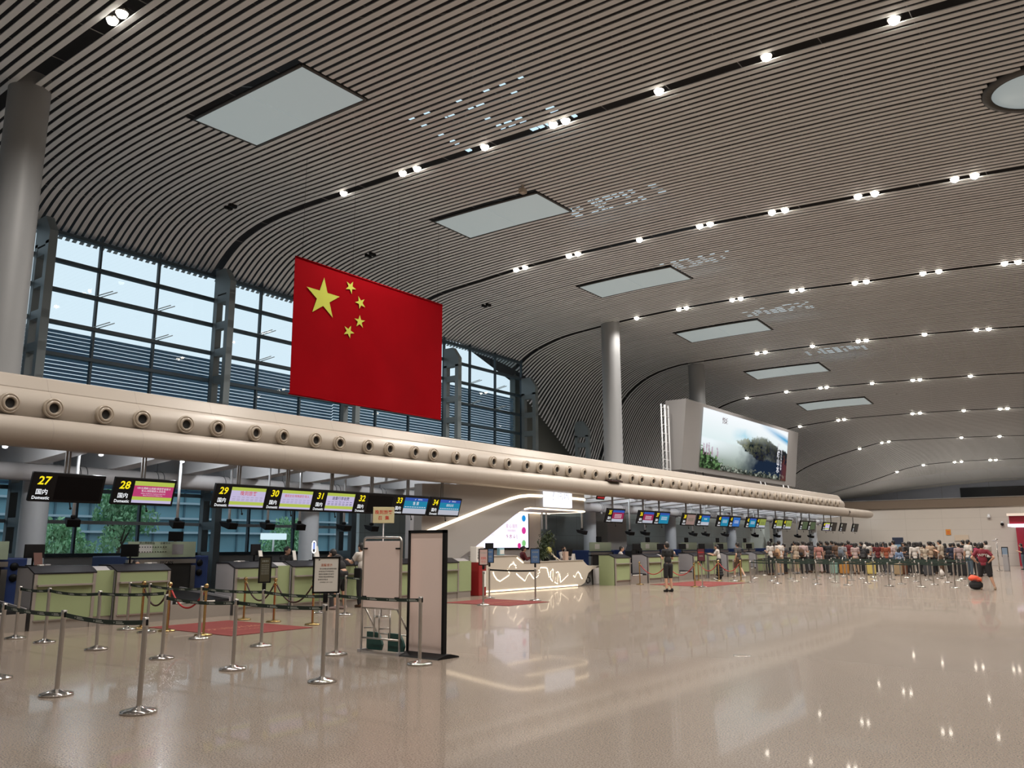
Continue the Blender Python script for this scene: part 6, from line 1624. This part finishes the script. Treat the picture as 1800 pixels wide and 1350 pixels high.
# the crowd: (x px of the head, head-top px, depth, shirt, figure, legs, facing)
CR = [
 ((-17.07, 1.83), 45.6, 'white', 'long', 'black', -60, 'long-haired person in white T-shirt at the left end of the crowd'),
 ((-17.22, 1.74), 46.9, 'brown', 'bob', 'black', -70, 'person in brown with bobbed hair beside the white backpack wearer'),
 ((-16.77, 1.86), 46.2, 'white', 'phm', 'tan', -40, 'person in white shirt wearing the light brown backpack'),
 ((-17.06, 1.7), 47.8, 'charcoal', 'tee', 'black', -80, 'short person in charcoal right of the light brown backpack'),
 ((-16.57, 1.83), 48.2, 'beige', 'tail', 'tan', -60, 'person in beige shirt with a ponytail left of the dark backpack'),
 ((-16.86, 1.77), 49.6, 'cream', 'tee', 'charcoal', -30, 'person in cream shirt half hidden behind the beige shirt'),
 ((-16.28, 1.83), 48.7, 'palepink', 'phm', 'black', -20, 'person in pale top wearing the dark backpack'),
 ((-16.92, 1.74), 51.2, 'white', 'bob', 'grey', -60, 'person in white long sleeves right of the dark backpack'),
 ((-16.41, 1.83), 50.6, 'charcoal', 'long', 'black', -40, 'long-haired person in charcoal left of the salmon top'),
 ((-15.71, 1.73), 49.6, 'pink', 'tee', 'palepink', -20, 'person in salmon pink T-shirt in the left half of the crowd'),
 ((-16.1, 1.84), 51.4, 'black', 'tail', 'black', -70, 'person in black with ponytail behind the salmon top'),
 ((-15.36, 1.86), 50.2, 'black', 'lean', 'black', -50, 'sturdy person in black before the teal suitcase'),
 ((-15.94, 1.96), 53, 'charcoal', 'tee', 'black', -60, 'tall person in charcoal at the back of the left crowd'),
 ((-15.12, 1.8), 51, 'brown', 'phm', 'charcoal', -40, 'person in brown T-shirt above the teal suitcase'),
 ((-14.31, 1.76), 49.4, 'grey', 'tee', 'jeans', 10, 'person in grey T-shirt with a slate backpack'),
 ((-14.87, 1.7), 52, 'white', 'bob', 'black', -20, 'person wearing a white cap behind the grey T-shirt'),
 ((-14.35, 1.86), 50.8, 'darkred', 'phm', 'black', -30, 'person in dark red T-shirt above the orange suitcase'),
 ((-14.68, 1.7), 52.6, 'white', 'tee', 'jeans', -60, 'person in white behind the dark red T-shirt'),
 ((-13.6, 1.72), 49.3, 'palepink', 'long', 'tan', -30, 'long-haired person in pale pink with a dark shoulder strap'),
 ((-13.84, 1.79), 51.6, 'black', 'tail', 'black', -70, 'person in black between the pale pink top and black backpack'),
 ((-13.14, 1.63), 49.5, 'black', 'phm', 'black', -10, 'person in white cap wearing the black backpack'),
 ((-13.27, 1.79), 50.5, 'white', 'long', 'black', -40, 'long-haired person in white right of the black backpack'),
 ((-13.33, 1.68), 52, 'grey', 'tee', 'charcoal', -50, 'person in grey above the yellow suitcase'),
 ((-12.49, 1.75), 49.6, 'darkred', 'long', 'black', -20, 'long-haired person in dark red right of the yellow suitcase'),
 ((-12.93, 1.69), 52.2, 'cream', 'bob', 'black', -60, 'person in cream with bobbed hair behind the dark red top'),
 ((-12.0, 1.73), 49.4, 'rust', 'long', 'charcoal', -15, 'long-haired person in rust orange near the poster kiosk'),
 ((-12.19, 1.74), 51.2, 'palepink', 'tee', 'jeans', -10, 'person in pale pink T-shirt left of the poster kiosk'),
 ((-12.47, 1.84), 53.2, 'white', 'tee', 'black', -60, 'tall person in white left of the poster kiosk'),
 ((-11.49, 1.41), 50, 'blue', 'bob', 'jeans', -30, 'short person in blue in front of the poster kiosk'),
 ((-11.37, 1.75), 51, 'charcoal', 'tail', 'black', -70, 'person in charcoal right of the poster kiosk'),
 ((-10.81, 1.79), 49.4, 'black', 'long', 'black', -10, 'long-haired person in black dress right of the poster kiosk'),
 ((-10.47, 1.74), 49, 'white', 'bob', 'black', -20, 'person in white long sleeves in front of the tan suitcase'),
 ((-10.68, 1.75), 51.5, 'beige', 'long', 'black', -50, 'long-haired person in beige in the right half of the crowd'),
 ((-10.06, 1.62), 49.4, 'cream', 'tail', 'black', -20, 'person in cream carrying a black shoulder bag'),
 ((-9.97, 1.8), 50.3, 'tan', 'lean', 'black', -10, 'sturdy person in tan shirt seen from behind'),
 ((-10.16, 1.68), 52.4, 'brown', 'tee', 'black', -70, 'person in brown between the tan and cream shirts'),
 ((-9.22, 1.9), 49.2, 'cream', 'phm', 'brown', -70, 'tall person in cream shirt looking left'),
 ((-8.95, 1.69), 50.4, 'navy', 'phm', 'black', -30, 'person in navy standing apart right of the tall cream shirt'),
 ((-8.48, 1.68), 49.8, 'mauve', 'tee', 'charcoal', -20, 'person in mauve T-shirt right of the navy shirt'),
 ((-8.61, 1.88), 52, 'black', 'tee', 'black', -60, 'tall person in black behind the mauve T-shirt'),
 ((-7.9, 1.86), 49, 'white', 'tee', 'jeans', 40, 'tall person in white T-shirt and jeans in the right half of the crowd'),
 ((-8.08, 1.74), 51, 'charcoal', 'bob', 'black', -30, 'person in charcoal behind the white T-shirt and jeans'),
 ((-7.58, 1.67), 50, 'magenta', 'bob', 'black', -20, 'person in magenta left of the maroon T-shirt'),
 ((-7.34, 1.81), 51, 'white', 'phm', 'black', -40, 'person in white half hidden behind the maroon T-shirt')]
FG = dict(tee=F_tee, long=F_long, bob=F_bob, tail=F_tail, phm=F_phm, lean=F_lean)
POS = {}
for (x, top), y, sh, fg, lg, fa, lab in CR:
    person(FG[fg], x, y, fa + rnd.uniform(-8, 8), min(1.85, max(1.2, top - 0.0)), lab, C[sh], C[lg], C[rnd.choice(['black', 'white', 'grey', 'brown'])], 'people waiting in the queue')
    POS[lab] = (x, y, top)

BACK = [(-18.66, 1.78), (-18.79, 1.71), (-17.74, 1.78), (-17.15, 1.81), (-16.62, 1.74), (-16.55, 1.77), (-15.87, 1.74), (-14.83, 1.73), (-14.08, 1.73),
        (-13.43, 1.76), (-13.23, 1.79), (-12.19, 1.75), (-11.78, 1.79), (-11.42, 1.75), (-11.2, 1.78), (-10.78, 1.78), (-10.67, 1.82), (-10.51, 1.75), (-9.93, 1.68), (-9.47, 1.71), (-8.38, 1.71), (-8.1, 1.74)]
for i, (x, top) in enumerate(BACK):
    y = 53.2 + 1.6 * rnd.random()
    sh = ['black', 'charcoal', 'brown', 'navy', 'grey', 'darkred'][(i * 5 + 1) % 6]
    person(FG[['tee', 'long', 'phm', 'bob', 'tail'][i % 5]], x * y / 54.2, y, rnd.uniform(-70, 10), min(1.78, max(1.52, top)), f'person in {sh.replace("darkred", "dark red")} half hidden in the back row of the crowd, {nth(i + 1)} from left', C[sh], C['black'], C['black'], 'people waiting in the queue')

def backpack(x, y, z, rz, m, lab, s=1.0, m2=None):
    t = empty('backpack', (x, y, z), rz, lab, 'backpack')
    b = MB(); ell(b, (0, 0, 0.24 * s), (0.17 * s, 0.11 * s, 0.25 * s)); ell(b, (0, 0.0, 0.14 * s), (0.18 * s, 0.12 * s, 0.15 * s))
    o = bpy.data.objects.new('bag_body', fuse(b, 'bag_body', 0.016, 2)); COL.objects.link(o); o.parent = t; o.data.materials.clear(); o.data.materials.append(m)
    MB().rbox((0, -0.12 * s, 0.17 * s), (0.22 * s, 0.06 * s, 0.18 * s), 0.03).build('front_pocket', m2 or m, t)
    MB().path([(-0.05 * s, 0, 0.48 * s), (-0.03 * s, 0, 0.53 * s), (0.03 * s, 0, 0.53 * s), (0.05 * s, 0, 0.48 * s)], 0.012, 6).build('handle', m2 or m, t)
    for sx in (-1, 1): MB().path([(sx * 0.09 * s, 0.08 * s, 0.42 * s), (sx * 0.11 * s, 0.15 * s, 0.36 * s), (sx * 0.11 * s, 0.14 * s, 0.2 * s), (sx * 0.1 * s, 0.08 * s, 0.08 * s)], 0.014, 6).build('strap', m2 or m, t)
    return t
x, y = -5.55, 35.25
t = empty('sports_bag', (x, y, 0), 0.3, 'orange and black bag on the floor beside the maroon T-shirt wearer', 'bag')
b = MB(); ell(b, (0, 0, 0.17), (0.24, 0.17, 0.17)); ell(b, (0, 0, 0.10), (0.22, 0.17, 0.10))
o = bpy.data.objects.new('bag_body', fuse(b, 'bag_body', 0.016, 2)); COL.objects.link(o); o.parent = t; o.data.materials.clear(); o.data.materials.append(C['black'])
b = MB(); ell(b, (-0.05, 0, 0.40), (0.19, 0.13, 0.11)); ell(b, (0.08, 0, 0.34), (0.13, 0.12, 0.10)); ell(b, (-0.1, 0, 0.46), (0.08, 0.08, 0.07))
o = bpy.data.objects.new('jacket', fuse(b, 'jacket', 0.016, 2)); COL.objects.link(o); o.data.materials.clear(); o.data.materials.append(mat('jacket_orange', (0.75, 0.09, 0.04), 0.7)); o.parent = t
MB().path([(-0.15, -0.1, 0.28), (-0.08, -0.16, 0.34), (0.08, -0.16, 0.34), (0.15, -0.1, 0.28)], 0.012, 6).build('handle', C['black'], t)
def pk(lab): return POS[lab]
for lab, m, m2, bl in [('person in white shirt wearing the light brown backpack', mat('bag_tan', (0.36, 0.22, 0.12), 0.7), C['brown'], 'light brown backpack worn by a person in white shirt'),
                       ('person in pale top wearing the dark backpack', C['brown'], C['black'], 'dark backpack worn by a person in pale top'),
                       ('person in grey T-shirt with a slate backpack', mat('bag_slate', (0.09, 0.11, 0.14), 0.7), C['charcoal'], 'slate backpack worn by a person in grey T-shirt'),
                       ('person in white cap wearing the black backpack', C['black'], C['charcoal'], 'large black backpack worn in the middle of the crowd')]:
    x, y, h = pk(lab); backpack(x - 0.02, y - 0.27, 0.88 * h / 1.7, 0.0, m, bl, 0.95, m2)
x, y, h = pk('person in white cap wearing the black backpack')
t = empty('cap', (x, y + 0.0, h - 0.16), 0, 'white cap on the black backpack wearer', 'cap')
b = MB(); ell(b, (0, 0.02, 0.04), (0.10, 0.115, 0.13)); b.build('crown', C['white'], t); MB().rbox((0, 0.14, 0.03), (0.15, 0.1, 0.012), 0.005).build('brim', C['white'], t)
def suitcase(px, z0, y, w, h, m, lab):
    x = px[0]
    t = empty('suitcase', (x, y, 0), rnd.uniform(-0.3, 0.3), lab, 'suitcase', 'suitcases among the crowd')
    MB().rbox((0, 0, 0.05 + h / 2), (w, 0.25, h), 0.05).build('shell', m, t)
    rb = MB()
    for k in range(4): rb.bbox((-w / 2 + w * (k + 0.8) / 4.6, -0.135, 0.12), (-w / 2 + w * (k + 0.95) / 4.6, -0.12, h - 0.02))
    rb.build('ribs', m, t)
    hb = MB()
    for s in (-1, 1): hb.tube((s * 0.1, 0.08, h), (s * 0.1, 0.08, h + 0.32), 0.009, n=6)
    hb.tube((-0.1, 0.08, h + 0.32), (0.1, 0.08, h + 0.32), 0.012, n=6); hb.build('pull_handle', M_STEEL, t)
    for sx in (-1, 1):
        for sy in (-1, 1): MB().tube((sx * (w / 2 - 0.05) - 0.012, sy * 0.08, 0.028), (sx * (w / 2 - 0.05) + 0.012, sy * 0.08, 0.028), 0.028, n=10).build('wheel', M_BLACK, t)
suitcase((-14.56, 0.3), 0, 48.4, 0.42, 0.60, mat('case_teal', (0.20, 0.34, 0.30), 0.4), 'pale teal suitcase in the left half of the crowd')
suitcase((-14.0, 0.31), 0, 48.4, 0.48, 0.66, mat('case_orange', (0.42, 0.20, 0.05), 0.4), 'orange suitcase in the left half of the crowd')
suitcase((-12.57, 0.33), 0, 48.4, 0.44, 0.66, mat('case_yellow', (0.50, 0.40, 0.12), 0.4), 'yellow suitcase in the middle of the crowd')
suitcase((-11.22, 0.35), 0, 48.4, 0.40, 0.60, mat('case_tan', (0.30, 0.22, 0.13), 0.4), 'tan suitcase left of the brown one')
suitcase((-11.08, 0.34), 0, 48.9, 0.40, 0.62, mat('case_brown', (0.14, 0.06, 0.035), 0.4), 'dark brown suitcase below the person in black dress')
suitcase((-8.16, 0.4), 0, 48.3, 0.42, 0.72, C['black'], 'tall black suitcase left of the white T-shirt and jeans')
suitcase((-9.73, 0.37), 0, 48.3, 0.44, 0.66, C['charcoal'], 'charcoal suitcase below the tan shirt')
xx, zz = (-9.04, 0.22)
t = empty('plastic_bag', (xx, 47.8, 0), 0.2, 'white plastic bag on the floor below the tall cream shirt', 'bag')
b = MB(); ell(b, (0, 0, 0.16), (0.15, 0.12, 0.16)); ell(b, (0.02, 0, 0.3), (0.06, 0.05, 0.07))
o = bpy.data.objects.new('bag_body', fuse(b, 'bag_body', 0.018, 1)); COL.objects.link(o); o.parent = t; o.data.materials.clear(); o.data.materials.append(C['white'])
MB().path([(-0.03, 0, 0.33), (-0.02, 0, 0.40), (0.02, 0, 0.40), (0.04, 0, 0.34)], 0.008, 5).build('handle', C['white'], t)
# shoulder bag carried by the bowing passenger
t = empty('shoulder_bag', (-17.05, 15.5, 0.80), 0.3, 'black shoulder bag hanging beside the bowing person in black', 'bag')
MB().rbox((0, 0, 0.13), (0.2, 0.1, 0.26), 0.03).build('bag_body', M_BLACK, t); MB().path([(-0.06, 0, 0.25), (-0.10, -0.06, 0.42), (-0.14, -0.12, 0.55)], 0.012, 6).build('strap', M_BLACK, t)
for o_ in [o for o in COL.objects if o.get('label', '').startswith('person in maroon')]:
    text('WPY', 0.14, C['white'], o_, (0.0, -0.134, 1.24), (1, 0, 0), (0, 0, 1), 0.02, 0, 'shirt_print')

t = empty('office_chair', (-18.93, 32.5, 0), 0.5, 'dark chair under the seated agent in white shirt', 'chair')
MB().rbox((0, 0, 0.735), (0.44, 0.44, 0.06), 0.02).build('seat', M_BLACK, t); MB().rbox((-0.22, 0, 1.05), (0.05, 0.40, 0.42), 0.02).build('backrest', M_BLACK, t)
MB().tube((0, 0, 0.05), (0, 0, 0.71), 0.025).build('gas_post', M_STEEL, t)
fb3 = MB()
for k in range(5): a = 2 * PI * k / 5; fb3.tube((0, 0, 0.06), (0.27 * math.cos(a), 0.27 * math.sin(a), 0.03), 0.02, n=6)
fb3.build('star_base', M_STEEL, t)
